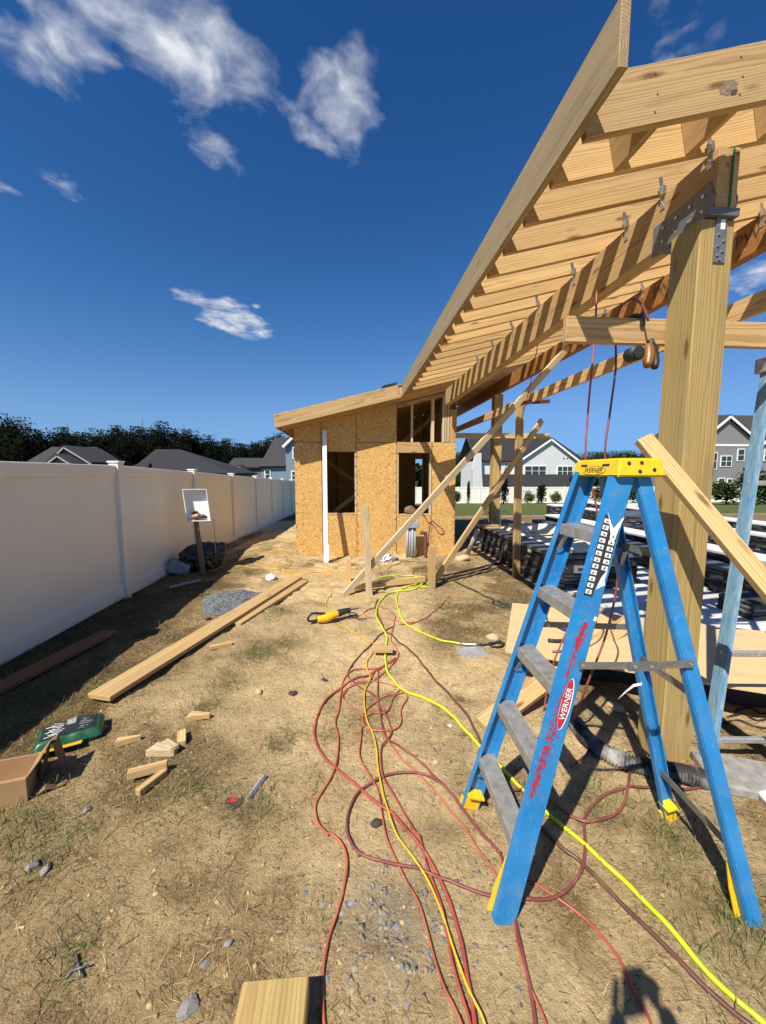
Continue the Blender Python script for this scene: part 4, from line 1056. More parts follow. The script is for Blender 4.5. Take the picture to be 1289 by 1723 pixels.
# red over-spray: many specks densest along the middle of two streaks
def spray(s_a, s_b, ua, ub, wid, n, seed):
    q = random.Random(seed); ps = []
    for _ in range(n):
        t = q.random(); s = s_a + (s_b - s_a) * t; u = ua + (ub - ua) * t + q.gauss(0, wid * (1.1 - 0.6 * abs(2 * t - 1)))
        if abs(u) > 0.042: continue
        r = q.uniform(0.0007, 0.0030); e = q.uniform(0.7, 2.4); m = 6
        ps.append([(s + r * e * math.cos(6.283 * i / m), u + r * math.sin(6.283 * i / m) * q.uniform(.7, 1.2)) for i in range(m)])
    return ps
def flat_stack(name, ps, mat, base):   # specks overlap, so each lies a hair above the last
    V, Fc = [], []
    for j, poly in enumerate(ps):
        i = len(V); V += [rl(s, u * sgn, base + j * 1.2e-6) for s, u in poly]; Fc.append(tuple(range(i, i + len(poly))))
    return tag(put(name, mesh(name, V, Fc), mat, rFN), None, kind='stuff')
flat_stack('paint_spray', spray(1.08, 1.185, -0.010, 0.000, 0.0085, 330, 1) + spray(0.96, 1.09, -0.020, -0.010, 0.006, 110, 2) + spray(0.50, 0.96, -0.034, -0.004, 0.012, 760, 3), 'red_paint', 0.0009)
# oval maker's decal
ov = [(0.87 + 0.100 * math.cos(a), 0.006 + 0.021 * math.sin(a)) for a in np.linspace(0, 2 * math.pi, 33)[:-1]]
flat('logo', [ov], 'printed_white', 0.0022); flat('logo', [[(0.87 + (s - 0.87) * 0.975, 0.004 + (u - 0.006) * 0.86) for s, u in ov]], 'red_paint', 0.0026)
x, y, n_ = axFN
lettering('lettering', 'WERNER', 0.031, rl(0.87, 0.006 * sgn, 0.0034), x, n_.cross(x), 'printed_white', rFN, 0.15)

# ------------------------------------------------------------------ second, faded ladder
l2 = thing('faded_ladder', 'chalky pale blue ladder leaning beside the near square post', 'ladder', (2.2, 1.95, 0))
A0 = at_z(1183, 1290, 0.02); A1 = at_y(1288, 622, 2.42)
def off(v, dx): return v + Vector((dx, -0.10 * dx, 0))
lr1, _ = rail('rail', A0, A1, (-1, 0.1, 0), 0.078, 0.03, 'faded_blue', l2); lr2, _ = rail('rail', off(A0, 0.62), off(A1, 0.50), (1, -0.1, 0), 0.078, 0.03, 'faded_blue', l2)
abox('rail_cap', A1 + Vector((-0.03, -0.05, -0.02)), A1 + Vector((0.05, 0.05, 0.075)), 'alu', l2, 0.006)
abox('rail_cap', off(A1, 0.5) + Vector((-0.05, -0.05, -0.02)), off(A1, 0.5) + Vector((0.03, 0.05, 0.075)), 'alu', l2, 0.006)
for z in (0.16, 0.62, 1.12, 1.62, 2.1):
    t = (z - A0.z) / (A1.z - A0.z); p = A0.lerp(A1, t); q = off(A0, 0.62).lerp(off(A1, 0.50), t)
    board('rung', p, q, 0.032, 0.026, 'alu', l2, (0, 0, 1), 0.005)
# ------------------------------------------------------------------ stone counter, pool walls and pale deck on the right
def coloured_boxes(name, specs, cols, mat, parent):
    me = join_boxes(specs); at = me.color_attributes.new('Col', 'FLOAT_COLOR', 'POINT')
    c4 = np.ones((len(me.vertices), 4), np.float32); c4[:, :3] = np.repeat(np.asarray(cols), 8, 0); at.data.foreach_set('color', c4.ravel())
    return put(name, me, mat, parent)
def ledger(parent, a, b, z0, z1, seed, row=0.027):
    """uneven stacked ledge stones over the wall from a to b (outward is to the right of a->b)"""
    q = random.Random(seed); a = Vector((a[0], a[1], 0)); b = Vector((b[0], b[1], 0)); d = (b - a).normalized(); n = Vector((d.y, -d.x, 0)); L = (b - a).length
    sp, cs = [], []; z = z0
    while z < z1 - 0.01:
        h = min(row * q.choice((0.7, 1.0, 1.0, 1.4)), z1 - z); s = -q.uniform(0, 0.1)
        while s < L:
            l = q.uniform(0.06, 0.26); e = min(s + l, L); s_ = max(s, 0)
            if e - s_ > 0.01:
                dp = q.uniform(0.010, 0.034)
                sp.append((a + d * (s_ + e) / 2 + n * dp / 2 + Vector((0, 0, z + h / 2)), d * ((e - s_) / 2 - 0.0015), n * (dp / 2 + 0.004), (0, 0, h / 2 - 0.0015)))
                t = q.random(); g = q.uniform(0.6, 1.5)
                cs.append(tuple(c * g for c in ((0.030, 0.031, 0.034) if t < 0.62 else (0.070, 0.071, 0.074) if t < 0.86 else (0.17, 0.165, 0.155))))
            s += l
        z += h
    return tag(coloured_boxes('ledge_stone', sp, cs, 'stone', parent), None, kind='stuff')
M['slab'] = plain('charcoal stone slab', (0.085, 0.090, 0.10), 0.55, var=0.25, nscale=12, bumps=0.1)
M['coping'] = plain('white stone coping', (0.66, 0.66, 0.64), 0.7, var=0.1, nscale=8, bumps=0.1)
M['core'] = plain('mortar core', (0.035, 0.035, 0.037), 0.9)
cnt = thing('stone_counter', 'low outdoor counter faced in black stacked stone with charcoal slab top', 'counter', (3.4, 6.6, 0))
CX0, CX1, CYa, CYb, CT = 2.86, 4.05, 5.10, 8.25, 0.50
abox('core', (CX0, CYa, -0.25), (CX1, CYb, CT - 0.002), 'core', cnt, 0)
ledger(cnt, (CX0, CYb), (CX0, CYa), -0.22, CT - 0.004, 5); ledger(cnt, (CX0 - 0.02, CYa), (CX1, CYa), -0.22, CT - 0.004, 6)
for k in range(4):
    y0 = CYa - 0.05 + k * 0.84; abox('counter_slab', (CX0 - 0.06, y0 + 0.002, CT), (CX1 + 0.03, min(y0 + 0.838, CYb + 0.03), CT + 0.05), 'slab', cnt, 0.005)
p = at_y(975, 958, 5.06); o = abox('outlet_plate', (p.x - 0.085, 5.045, p.z - 0.055), (p.x + 0.085, 5.062, p.z + 0.055), 'steel', cnt, 0.004); abox('socket', (p.x - 0.03, 5.041, p.z - 0.018), (p.x + 0.04, 5.0455, p.z + 0.022), 'printed_black', o, 0)
p = at_x(892, 925, 2.82); abox('step_light', (2.812, p.y - 0.07, p.z - 0.045), (2.826, p.y + 0.07, p.z + 0.045), 'concrete', cnt, 0.003)
# pale deck of long pavers
deck = abox('pool_deck', (2.95, 3.35, -0.15), (4.95, 9.6, 0.064), 'concrete', None, 0); tag(deck, 'pale deck of long white grey pavers by the stone counter', kind='structure')
pv = {}
for i in range(20):
    for j in range(4):
        x0 = 2.955 + j * 0.5 - (0.25 if i % 2 else 0); x1 = x0 + 0.5; x0 = max(x0, 2.955); x1 = min(x1, 4.945); y0 = 3.36 + i * 0.25
        if x1 - x0 < 0.05 or (y0 > CYa - 0.28 and x0 < CX1 and x1 < CX1 + 0.3): continue
        key = (round(x1 - x0, 3), rnd.randrange(4))
        if key not in pv:
            me = join_boxes([((0, 0, 0), ((x1 - x0) / 2 - 0.003, 0, 0), (0, 0.122, 0), (0, 0, 0.02))]); at = me.color_attributes.new('Col', 'FLOAT_COLOR', 'POINT')
            g = 0.50 + 0.06 * key[1]; c4 = np.ones((8, 4), np.float32); c4[:, :3] = (g, g * 0.99, g * 0.96); at.data.foreach_set('color', c4.ravel()); me.materials.append(M['paver']); pv[key] = me
        put('paver', pv[key], None, deck, Matrix.Translation(((x0 + x1) / 2, y0 + 0.125, 0.084 + rnd.uniform(-.0012, .0012))))
def pool_wall(label, x0, x1, y0, y1, zb, zt, cap_mat, seed, cap_t=0.05, over=0.03, slabs=6):
    w = thing('pool_wall', label, 'wall', ((x0 + x1) / 2, y0, zb), 'walls stepping round the pool')
    abox('core', (x0, y0, zb), (x1, y1, zt - cap_t - 0.002), 'core', w, 0)
    ledger(w, (x0, y1), (x0, y0), zb, zt - cap_t - 0.004, seed); ledger(w, (x0 - 0.02, y0), (x1, y0), zb, zt - cap_t - 0.004, seed + 1)
    dy = (y1 - y0 + over) / slabs
    for k in range(slabs): abox('coping_slab', (x0 - over, y0 - over + k * dy + 0.002, zt - cap_t), (x1 + over, y0 - over + (k + 1) * dy - 0.002, zt), cap_mat, w, 0.006)
    return w
pool_wall('lowest black stone pool wall with grey coping beside the pale deck', 4.98, 5.22, 3.5, 10.2, -0.2, 0.43, 'slab', 20)
pool_wall('second black stone pool wall with broad white coping', 5.55, 5.92, 3.9, 10.6, -0.2, 0.52, 'coping', 22)
pool_wall('third black stone pool wall with narrow white coping', 7.20, 7.42, 4.6, 11.5, -0.2, 0.62, 'coping', 24)
pool_wall('highest black stone pool wall nearest the green lawn', 7.62, 7.88, 5.2, 12.2, -0.2, 0.77, 'coping', 26)
pool_wall('square black stone spa wall behind the charcoal counter', 5.95, 7.1, 7.95, 8.9, -0.2, 0.78, 'slab', 28, slabs=2)
pool_wall('low stone bench at the near edge of the green lawn', 7.0, 10.4, 12.7, 13.3, -0.3, 0.60, 'coping', 30, slabs=1)
pl = thing('stone_pier', 'short black stone pier standing on the pale deck', 'pier', (4.5, 3.9, 0.1))
abox('core', (4.30, 3.70, 0.106), (4.70, 4.08, 0.30), 'core', pl, 0); ledger(pl, (4.30, 4.08), (4.30, 3.70), 0.107, 0.30, 32); ledger(pl, (4.28, 3.70), (4.70, 3.70), 0.107, 0.30, 33)
fill = abox('pool_bed', (5.23, 3.6, -0.2), (7.19, 10.4, 0.22), 'core', None, 0); tag(fill, 'dark gravel bed of the unfinished pool', kind='structure')

# plywood sheet on blocks
n0 = at_z(850, 1097, 0.285); f0 = at_z(866, 1014, 0.285); u = (at_z(1289, 1166, 0.285) - n0); u.z = 0; u.normalize(); v = Vector((-u.y, u.x, 0))
c = n0 + u * 1.22 + v * 0.61
ply = board('plywood_sheet', c - u * 1.22, c + u * 1.22, 1.22, 0.018, 'ply', None, v, 0.001); tag(ply, 'full plywood sheet lying on blocks beside the ladder', 'plywood')
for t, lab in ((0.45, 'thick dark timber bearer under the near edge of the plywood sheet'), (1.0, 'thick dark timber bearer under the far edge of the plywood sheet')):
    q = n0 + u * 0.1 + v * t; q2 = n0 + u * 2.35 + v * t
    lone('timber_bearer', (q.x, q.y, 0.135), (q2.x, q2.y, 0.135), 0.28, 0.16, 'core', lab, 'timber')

# canvas cloth on the counter
def cloth(name, x0, x1, y0, y1, z, amp, seed, label):
    nx, ny = 60, 90; V = []
    for j in range(ny):
        for i in range(nx):
            s, t = i / (nx - 1), j / (ny - 1)
            wob = 0.16 * (fbm(np.array(t * 4.0 + seed), np.array(seed * 3.1), 3) - 0.44); wob2 = 0.3 * (fbm(np.array(s * 4.0 + seed), np.array(seed * 7.7), 3) - 0.44)
            x = x0 + (x1 - x0) * s + wob * (1 - s) * 1.6; y = y0 + (y1 - y0) * t + wob2
            rdg = 1 - abs(2 * float(fbm(np.array(x * 1.5 + y * 0.7 + seed), np.array(y * 1.2 - x * 0.9), 2)) - 0.72) * 2.0
            edge = min(1, min(s, 1 - s, t, 1 - t) * 7)
            V.append((x, y, z + 0.006 + amp * max(0, rdg) ** 1.6 * edge + 0.012 * float(vnoise(np.array(x * 14), np.array(y * 14))) * edge))
    Fc = [(j * nx + i, j * nx + i + 1, (j + 1) * nx + i + 1, (j + 1) * nx + i) for j in range(ny - 1) for i in range(nx - 1)]
    o = put(name, mesh(name, V, Fc, True), 'tarp'); return tag(o, label, 'drop cloth')
cloth('drop_cloth', 3.12, 4.0, 5.35, 7.7, CT + 0.05, 0.17, 3, 'crumpled cream canvas cloth spread on the charcoal counter')
cb = lump('cloth_bundle', (3.30, 5.26, CT + 0.10), (0.22, 0.13, 0.10), 'tarp', None, 8, 0.4, sub=3, rot=0.3); tag(cb, 'rolled cream cloth bundle on the near edge of the charcoal counter', 'cloth')
for i, (a, b, lab) in enumerate((((2.66, 8.10), (4.2, 8.02), 'longest pale board lying across the far end of the charcoal counter'), ((2.75, 7.72), (4.35, 7.85), 'pale board lying nearer and skewed on the charcoal counter'),
                               ((2.95, 6.95), (3.45, 6.98), 'short pale board lying on the charcoal counter before the tap'))):
    lone('counter_board', (a[0], a[1], CT + 0.072), (b[0], b[1], CT + 0.072), 0.12, 0.036, 'pine', lab, 'board', (0, 1, 0))
fc = at_y(842, 880, 7.35)
tp = tube('gooseneck_tap', [(fc.x, 7.35, CT + 0.05), (fc.x, 7.35, CT + 0.34), (fc.x + 0.02, 7.35, CT + 0.43), (fc.x + 0.09, 7.34, CT + 0.45), (fc.x + 0.14, 7.33, CT + 0.40)], 0.012, 'steel'); tag(tp, 'thin steel gooseneck tap standing on the charcoal counter', 'tap')

# ------------------------------------------------------------------ services at the shed wall
a = gp(549, 947); b = at_y(546, 724, SY - 0.05)
ds = thing('downspout', 'white vinyl downspout leaning upright against the strand board wall', 'downspout', tuple(a))
board('pipe_face', (a.x, a.y, a.z), (b.x, b.y, b.z), 0.085, 0.052, 'white', ds, (1, 0, 0), 0.008)
for q in (-0.028, 0.0, 0.03): board('pipe_rib', (a.x + q, a.y - 0.028, a.z + 0.003), (b.x + q, b.y - 0.028, b.z - 0.003), 0.012, 0.006, 'white', ds, (1, 0, 0), 0.002)
board('pipe_flare', (a.x + 0.03, a.y - 0.01, a.z), (a.x + 0.048, a.y, a.z + 0.35), 0.03, 0.004, 'white', ds, (1, -0.6, 0), 0)
g0 = gp(692, 938)
cb = thing('conduit_bundle', 'bundle of grey conduits rising from the sand to a grey box', 'conduit', tuple(g0))
for k in range(4): tube('conduit', [(g0.x - 0.09 + 0.055 * k, g0.y + 0.02 * (k % 2), g0.z - 0.05), (g0.x - 0.075 + 0.05 * k, g0.y + 0.02 * (k % 2), g0.z + 0.62)], 0.024, 'pvc_grey', cb, 10, False)
abox('junction_box', (g0.x - 0.12, g0.y - 0.05, g0.z + 0.60), (g0.x + 0.14, g0.y + 0.09, g0.z + 0.74), 'pvc_grey', cb, 0.008)
g1 = gp(716, 938)
tg = tube('rusty_pipe', [(g1.x - 0.11, g1.y, g1.z + 0.50), (g1.x - 0.03, g1.y, g1.z + 0.50), (g1.x, g1.y, g1.z + 0.45), (g1.x, g1.y, g1.z - 0.05)], 0.036, 'rust', None, 12, True, 0.02); tag(tg, 'bent rust brown pipe stub beside the grey conduits', 'pipe')
def wirep(*pp, Y=SY - 0.012): return [tuple(at_y(x, y, Y)) for x, y in pp]
for nm, pp, lab in (('wire', ((708, 862), (716, 872), (722, 884), (721, 900), (721, 918)), 'straight thin brown wire hanging from the open window sill'), ('wire', ((712, 864), (722, 880), (727, 876), (738, 885), (747, 893), (745, 899), (738, 896), (730, 884), (722, 880)), 'looped thin brown wire dangling on the strand board wall')):
    tag(tube(nm, wirep(*pp), 0.006, 'rust', None, 6), lab, 'wire')
bt = at_y(669, 864, SY + 0.05); b_ = thing('bottle', 'small clear drink bottle standing on the open window sill', 'bottle', (bt.x, SY + 0.05, dz0 + 0.012))
tube('bottle_body', [(bt.x, SY + 0.05, dz0 + 0.013), (bt.x, SY + 0.05, dz0 + 0.15), (bt.x, SY + 0.05, dz0 + 0.2)], 0.03, 'glass', b_, 10, True, 0.02, lambda t: 0.03 if t < 0.7 else 0.03 - 0.06 * (t - 0.7)); abox('cap', (bt.x - 0.012, SY + 0.038, dz0 + 0.20), (bt.x + 0.012, SY + 0.062, dz0 + 0.22), 'white', b_)
pb = at_y(692, 858, SY + 0.06); tag(lump('paper_bag', (pb.x, SY + 0.06, dz0 + 0.07), (0.12, 0.06, 0.10), 'brown_paper', None, 5, 0.5, sub=3), 'crumpled brown paper bag on the open window sill', 'bag')
p0 = at_y(804, 892, 7.3); p1 = gp(786, 934)
cv = tube('leaning_conduit', [(p1.x, p1.y, p1.z), tuple(p0)], 0.045, 'concrete', None, 10, False); tag(cv, 'dusty grey white pipe leaning against the counter end', 'pipe')
tag(lump('rock', (gp(777, 942).x, gp(777, 942).y, gp(777, 942).z + 0.03), (0.14, 0.10, 0.07), 'tan_rock', None, 12, 0.35), 'pale tan rock by the leaning grey white pipe', 'rock')

# ------------------------------------------------------------------ by the fence: tray on a stake, bag and sack
s0_ = gp(343, 967); s1_ = at_y(329, 872, s0_.y + 0.02)
lone('post_stake', (s0_.x, s0_.y, s0_.z - 0.05), (s1_.x, s1_.y, s1_.z), 0.075, 0.036, 'stake', 'grey weathered stake carrying the white tray by the fence', 'stake', (1, 0.2, 0))
tr = thing('white_tray', 'white plastic tray fixed upright on the grey weathered stake', 'tray', tuple(s1_))
tx = Vector((0.97, 0.22, 0.0)).normalized(); tz = Vector((-0.10, 0.02, 0.99)).normalized(); ty = tz.cross(tx).normalized()   # ty points away
tc_ = at_y(331, 850, s0_.y - 0.03); hw_, hh_ = 0.175, 0.26
put('tray_back', join_boxes([(tc_ + ty * 0.10, tx * hw_, ty * 0.004, tz * hh_)]), 'white', tr)
for s_ in (-1, 1):
    put('tray_side', join_boxes([(tc_ + tx * s_ * hw_ + ty * 0.045, tx * 0.005, ty * 0.058, tz * (hh_ + 0.006))]), 'white', tr)
    put('tray_rim', join_boxes([(tc_ + tz * s_ * hh_ + ty * 0.045, tx * (hw_ - 0.006), ty * 0.058, tz * 0.005)]), 'white', tr)
cc = tc_ - tz * (hh_ - 0.075) + ty * 0.045
gl_ = thing('work_gloves', 'orange and black work gloves lying inside the white tray', 'gloves', tuple(cc))
lump('palm', cc - tx * 0.03, (0.075, 0.04, 0.055), 'orange', gl_, 3, 0.4, sub=3); lump('cuff', cc + tx * 0.06 - tz * 0.02, (0.07, 0.045, 0.04), 'black', gl_, 4, 0.4, sub=3); lump('cuff', cc - tx * 0.05 + tz * 0.06, (0.05, 0.035, 0.03), 'black', gl_, 9, 0.4, sub=3)
q0 = tc_ + tx * hw_ - tz * (hh_ - 0.05); tag(tube('tray_cord', [tuple(q0), tuple(q0 + Vector((0.05, 0, -0.04))), tuple(q0 + Vector((0.055, 0.02, -0.3))), (q0.x + 0.03, q0.y + 0.05, gzf(q0.x, q0.y) + 0.02), (q0.x - 0.1, q0.y - 0.1, gzf(q0.x, q0.y) + 0.012)], 0.005, 'hose_brown', None, 6), 'thin brown cord dangling from the white tray', 'cord')
def crumple(name, loc, size, mat, label, cat, seed, amp=0.18, rot=0.0, peak=None):
    bm = bmesh.new(); bmesh.ops.create_icosphere(bm, subdivisions=5, radius=1.0); o_ = Vector((seed * 3.1, seed * 1.7, 0))
    from mathutils import noise as mn
    for v in bm.verts:
        p = v.co.copy(); d = 1 + amp * (1 - 2 * abs(mn.noise(p * 2.2 + o_))) + amp * 0.6 * (1 - 2 * abs(mn.noise(p * 5 + o_))) + amp * 0.2 * mn.noise(p * 12 + o_)
        if peak is not None:
            k = max(0, p.dot(Vector(peak).normalized())); d += 0.55 * k ** 8
        v.co = p * d * 0.85
        if v.co.z < -0.55: v.co.z = -0.55 + 0.1 * (v.co.z + 0.55)
    for f in bm.faces: f.smooth = True
    me = bpy.data.meshes.new(name); bm.to_mesh(me); bm.free()
    o = put(name, me, mat, None, Matrix.Translation(Vector(loc)) @ Matrix.Rotation(rot, 4, 'Z') @ Matrix.Diagonal((*size, 1))); return tag(o, label, cat)
b0 = gp(332, 962); crumple('rubbish_bag', (b0.x - 0.02, b0.y + 0.22, b0.z + 0.17), (0.34, 0.23, 0.27), 'black_plastic', 'full black rubbish bag slumped against the white fence', 'bag', 2, 0.2, 0.4, (0.9, 0, 0.7))
b1 = gp(296, 968); sk = abox('cement_carton', (-0.16, -0.13, 0), (0.16, 0.13, 0.20), 'mortar_bag', None, 0.02)
sk.matrix_basis = Matrix.Translation((b1.x - 0.02, b1.y + 0.14, b1.z + 0.10)) @ Matrix.Rotation(0.5, 4, 'Z') @ Matrix.Rotation(0.45, 4, 'Y'); tag(sk, 'grey green carton tipped beside the black rubbish bag', 'carton')
q = gp(312, 985); lone('scrap_pipe', (q.x - 0.16, q.y - 0.16, q.z + 0.02), (q.x + 0.16, q.y + 0.18, q.z + 0.03), 0.035, 0.03, 'concrete', 'dusty grey white stick lying before the grey green carton', 'pipe', (1, -0.5, 0))

# ------------------------------------------------------------------ left foreground: carton and sack
k0 = gp(47, 1348); bx = Vector((-0.97, -0.24, 0)); by = Vector((-0.34, 0.94, 0)); bz = Vector((0, 0, 1))
ct = thing('cardboard_box', 'open brown cardboard box with torn flaps at the edge of the fence shade', 'box', tuple(k0))
Lb, Db, Hb = 0.42, 0.20, 0.125
def panel(nm, c, ax, ay, az): return put(nm, join_boxes([(k0 + c, ax, ay, az)]), 'cardboard', ct)
panel('side', bx * Lb / 2 + bz * Hb / 2, bx * Lb / 2, by * 0.0025, bz * Hb / 2); panel('side', bx * Lb / 2 + by * Db + bz * Hb / 2, bx * Lb / 2, by * 0.0025, bz * Hb / 2)
panel('side', by * Db / 2 + bz * Hb / 2 + bx * 0.003, bx * 0.0025, by * (Db / 2 - 0.003), bz * Hb / 2); panel('side', bx * Lb + by * Db / 2 + bz * Hb / 2, bx * 0.0025, by * (Db / 2 - 0.003), bz * Hb / 2)
panel('bottom', bx * Lb / 2 + by * Db / 2 + bz * 0.006, bx * (Lb / 2 - 0.004), by * (Db / 2 - 0.004), bz * 0.002)
fd = (bz * 0.80 - bx * 0.60).normalized(); panel('flap', by * Db / 2 + bz * Hb + fd * 0.052, fd * 0.05, by * Db * 0.47, fd.cross(by) * 0.002)
fd = (by * 0.75 - bz * 0.66).normalized(); panel('flap', bx * Lb * 0.5 + by * (Db + 0.004) + bz * Hb + fd * 0.062, fd * 0.06, bx * Lb * 0.49, fd.cross(bx) * 0.002)
fd = (bx * 0.9 - bz * 0.1 ).normalized()
def paper(nm, o, strip_, wd, label):
    V = []
    for i, (a, h, y) in enumerate(strip_):
        for q in (-1, 0, 1): V.append(o - bx * a + by * (y + q * wd * (0.5 + 0.12 * math.sin(i * 2.3))) + bz * (h + 0.02 * (q == 0) * math.sin(i * 1.7)))
    return tag(put(nm, mesh(nm, V, [(3 * i + j, 3 * i + j + 1, 3 * i + j + 4, 3 * i + j + 3) for i in range(len(strip_) - 1) for j in (0, 1)]), 'brown_paper'), label, 'paper')
paper('torn_paper', k0 + by * 0.16, ((0.015, 0.02, 0.0), (0.03, 0.10, 0.01), (0.05, 0.19, 0.02), (0.075, 0.20, 0.03), (0.085, 0.12, 0.04), (0.10, 0.05, 0.05), (0.15, 0.03, 0.05)), 0.09, 'torn brown paper standing between the cardboard box and the sack')
paper('torn_paper', k0 + by * 0.03, ((0.03, 0.012, 0.0), (0.07, 0.035, 0.0), (0.11, 0.02, 0.01), (0.15, 0.03, 0.02)), 0.035, 'low scrap of torn brown paper beneath the corner of the green sack')
sp_ = gp(120, 1246)
sack = thing('seed_sack', 'flat green and black printed sack lying beside the cardboard box', 'sack', tuple(sp_))
def pillow(nm, L, Wd, H, mat, parent, top=None, dz=0.0):
    nx, ny = 28, 20; V = []; Fc = []
    sxd = Vector((0.88, 0.47, 0)); syd = Vector((-0.47, 0.88, 0))
    for side in ((1, -1) if top is None else (1,)):
        o = len(V)
        for j in range(ny):
            for i in range(nx):
                s, t = -1 + 2 * i / (nx - 1), -1 + 2 * j / (ny - 1)
                if top: s0v, s1v, t0v, t1v = top; s = s0v + (s1v - s0v) * i / (nx - 1); t = t0v + (t1v - t0v) * j / (ny - 1)
                e = max(0, (1 - s ** 6)) ** 0.4 * max(0, (1 - t ** 6)) ** 0.4
                wr = 0.07 * (float(fbm(np.array(s * 4 + 9), np.array(t * 4 + 3), 3)) - 0.44) * 2.0
                z = H / 2 + side * (H / 2) * e * (1 + wr * 2.5) if side > 0 else H / 2 * (1 - e * 0.9)
                p = sp_ + sxd * (s * L / 2 * (1 + wr * 0.6)) + syd * (t * Wd / 2 * (1 + wr)) + Vector((0, 0, z + dz)); V.append(p)
        f = [(o + j * nx + i, o + j * nx + i + 1, o + (j + 1) * nx + i + 1, o + (j + 1) * nx + i) for j in range(ny - 1) for i in range(nx - 1)]
        Fc += f if side > 0 else [x[::-1] for x in f]
    return put(nm, mesh(nm, V, Fc, True), mat, parent)
pillow('sack_body', 0.34, 0.23, 0.10, 'green_bag', sack)
pillow('printed_panel', 0.34, 0.23, 0.10, 'black_plastic', sack, (-0.82, 0.80, -0.74, 0.74), 0.0022)
pillow('printed_band', 0.34, 0.23, 0.10, 'foil', sack, (-0.12, 0.16, 0.12, 0.78), 0.0042)
for k in range(9): pillow('printed_line', 0.34, 0.23, 0.10, 'printed_white', sack, (-0.70 + 0.1 * (k % 3), -0.30 + 0.05 * (k % 4), -0.62 + 0.145 * k, -0.62 + 0.145 * k + 0.045), 0.0042)
for k in range(7): pillow('printed_line', 0.34, 0.23, 0.10, 'foil', sack, (0.28 + 0.03 * (k % 3), 0.50 + 0.07 * ((k * 5) % 4), -0.60 + 0.17 * k, -0.60 + 0.17 * k + 0.05), 0.0042)
yb = gp(95, 1272); lone('paper_strip', (yb.x - 0.10, yb.y - 0.04, yb.z + 0.05), (yb.x + 0.12, yb.y + 0.05, yb.z + 0.055), 0.06, 0.006, 'yellow_tool', 'yellow strip of torn packaging tucked under the green sack', 'packaging', (-0.4, 0.9, -0.2))

# rocks and rubbish on the sand
for px, py, s, m_, lab, cat in ((172, 1228, 0.04, 'rock', 'grey stone chip beside the corner of the green sack', 'stone'), (57, 1459, 0.04, 'rock', 'larger of two flat grey stones on the bare sand', 'stone'), (78, 1464, 0.033, 'rock', 'smaller of two flat grey stones on the bare sand', 'stone'),
        (436, 1165, 0.045, 'tan_rock', 'upright tan stone alone on the sand', 'stone'), (635, 1386, 0.04, 'clod', 'dark crumbly clod between the yellow cord and the red hoses', 'clod'), (493, 1168, 0.045, 'clod', 'flat black clod on the sand beyond the tan stone', 'clod'), (545, 1145, 0.03, 'clod', 'small black clod nearest to the tangled hoses', 'clod'),
        (828, 1074, 0.085, 'tan_rock', 'tan rock by the end of the lime hose', 'rock'), (316, 1700, 0.04, 'rock', 'grey stone at the very bottom by the timber end', 'stone'), (757, 1222, 0.02, 'white', 'white pebble between the lime hose and the red hose', 'pebble'), (733, 1283, 0.025, 'tan_rock', 'tan pebble beside the maroon hose', 'pebble'),
        (1037, 1192, 0.07, 'tan_rock', 'broken pale rock under the rear of the ladder', 'rock'), (145, 1365, 0.035, 'rock', 'grey stone by the near corner of the cardboard box', 'stone'), (385, 1590, 0.022, 'rock', 'dark oval pebble left of the red hose', 'pebble'), (345, 1622, 0.02, 'rock', 'slate grey pebble near the timber end', 'pebble')):
    p = gp(px, py); s *= 0.72; tag(lump(cat, (p.x, p.y, p.z + s * 0.15), (s, s * rnd.uniform(0.6, 0.9), s * rnd.uniform(0.5, 0.75)), m_, None, int(px), 0.4, rot=rnd.uniform(0, 3)), lab, cat)
p = gp(456, 976); crumple('plastic_scrap', (p.x, p.y, p.z + 0.03), (0.06, 0.05, 0.05), 'white', 'crumpled clear plastic scrap near the end of the long plank', 'litter', 7, 0.5)
p = gp(650, 944); crumple('plastic_scrap', (p.x, p.y, p.z + 0.05), (0.16, 0.10, 0.08), 'foil', 'crumpled plastic sheet at the foot of the strand board wall', 'litter', 9, 0.5)
p = gp(795, 1101); pk = abox('foil_packet', (-0.125, -0.10, 0), (0.125, 0.10, 0.02), 'foil', None, 0.008); pk.matrix_basis = Matrix.Translation((p.x, p.y, p.z + 0.016)) @ Matrix.Rotation(0.12, 4, 'Z'); tag(pk, 'flat square silver packet on the straw by the plywood', 'packet')
p = gp(431, 1327); q = gp(444, 1309); q2 = gp(416, 1346)
fo = thing('foil_strip', 'creased silver strip lying on the dry grass', 'litter', tuple(p))
board('fold', (q2.x, q2.y, q2.z + 0.014), (q.x, q.y, q.z + 0.018), 0.020, 0.003, 'foil', fo, (1, 0.3, 0.5), 0); board('fold', (q2.x + 0.012, q2.y, q2.z + 0.013), (q.x + 0.012, q.y, q.z + 0.017), 0.018, 0.003, 'steel', fo, (1, 0.3, -0.7), 0)
p = gp(392, 1349); uc = thing('utility_cap', 'round dark ground cap sprayed with red paint', 'cap', tuple(p))
disc('rim', (p.x, p.y, p.z + 0.001), (0, 0, 1), 0.055, 'clod', uc, h=0.004, k=22)
put('paint_patch', mesh('paint_patch', [(p.x - 0.006 + 0.028 * (0.55 + 0.6 * rnd.random()) * math.cos(a), p.y + 0.01 + 0.026 * (0.55 + 0.6 * rnd.random()) * math.sin(a), p.z + 0.0062) for a in np.linspace(0, 6.283, 22)[:-1]], [tuple(range(21))]), 'red_paint', uc)
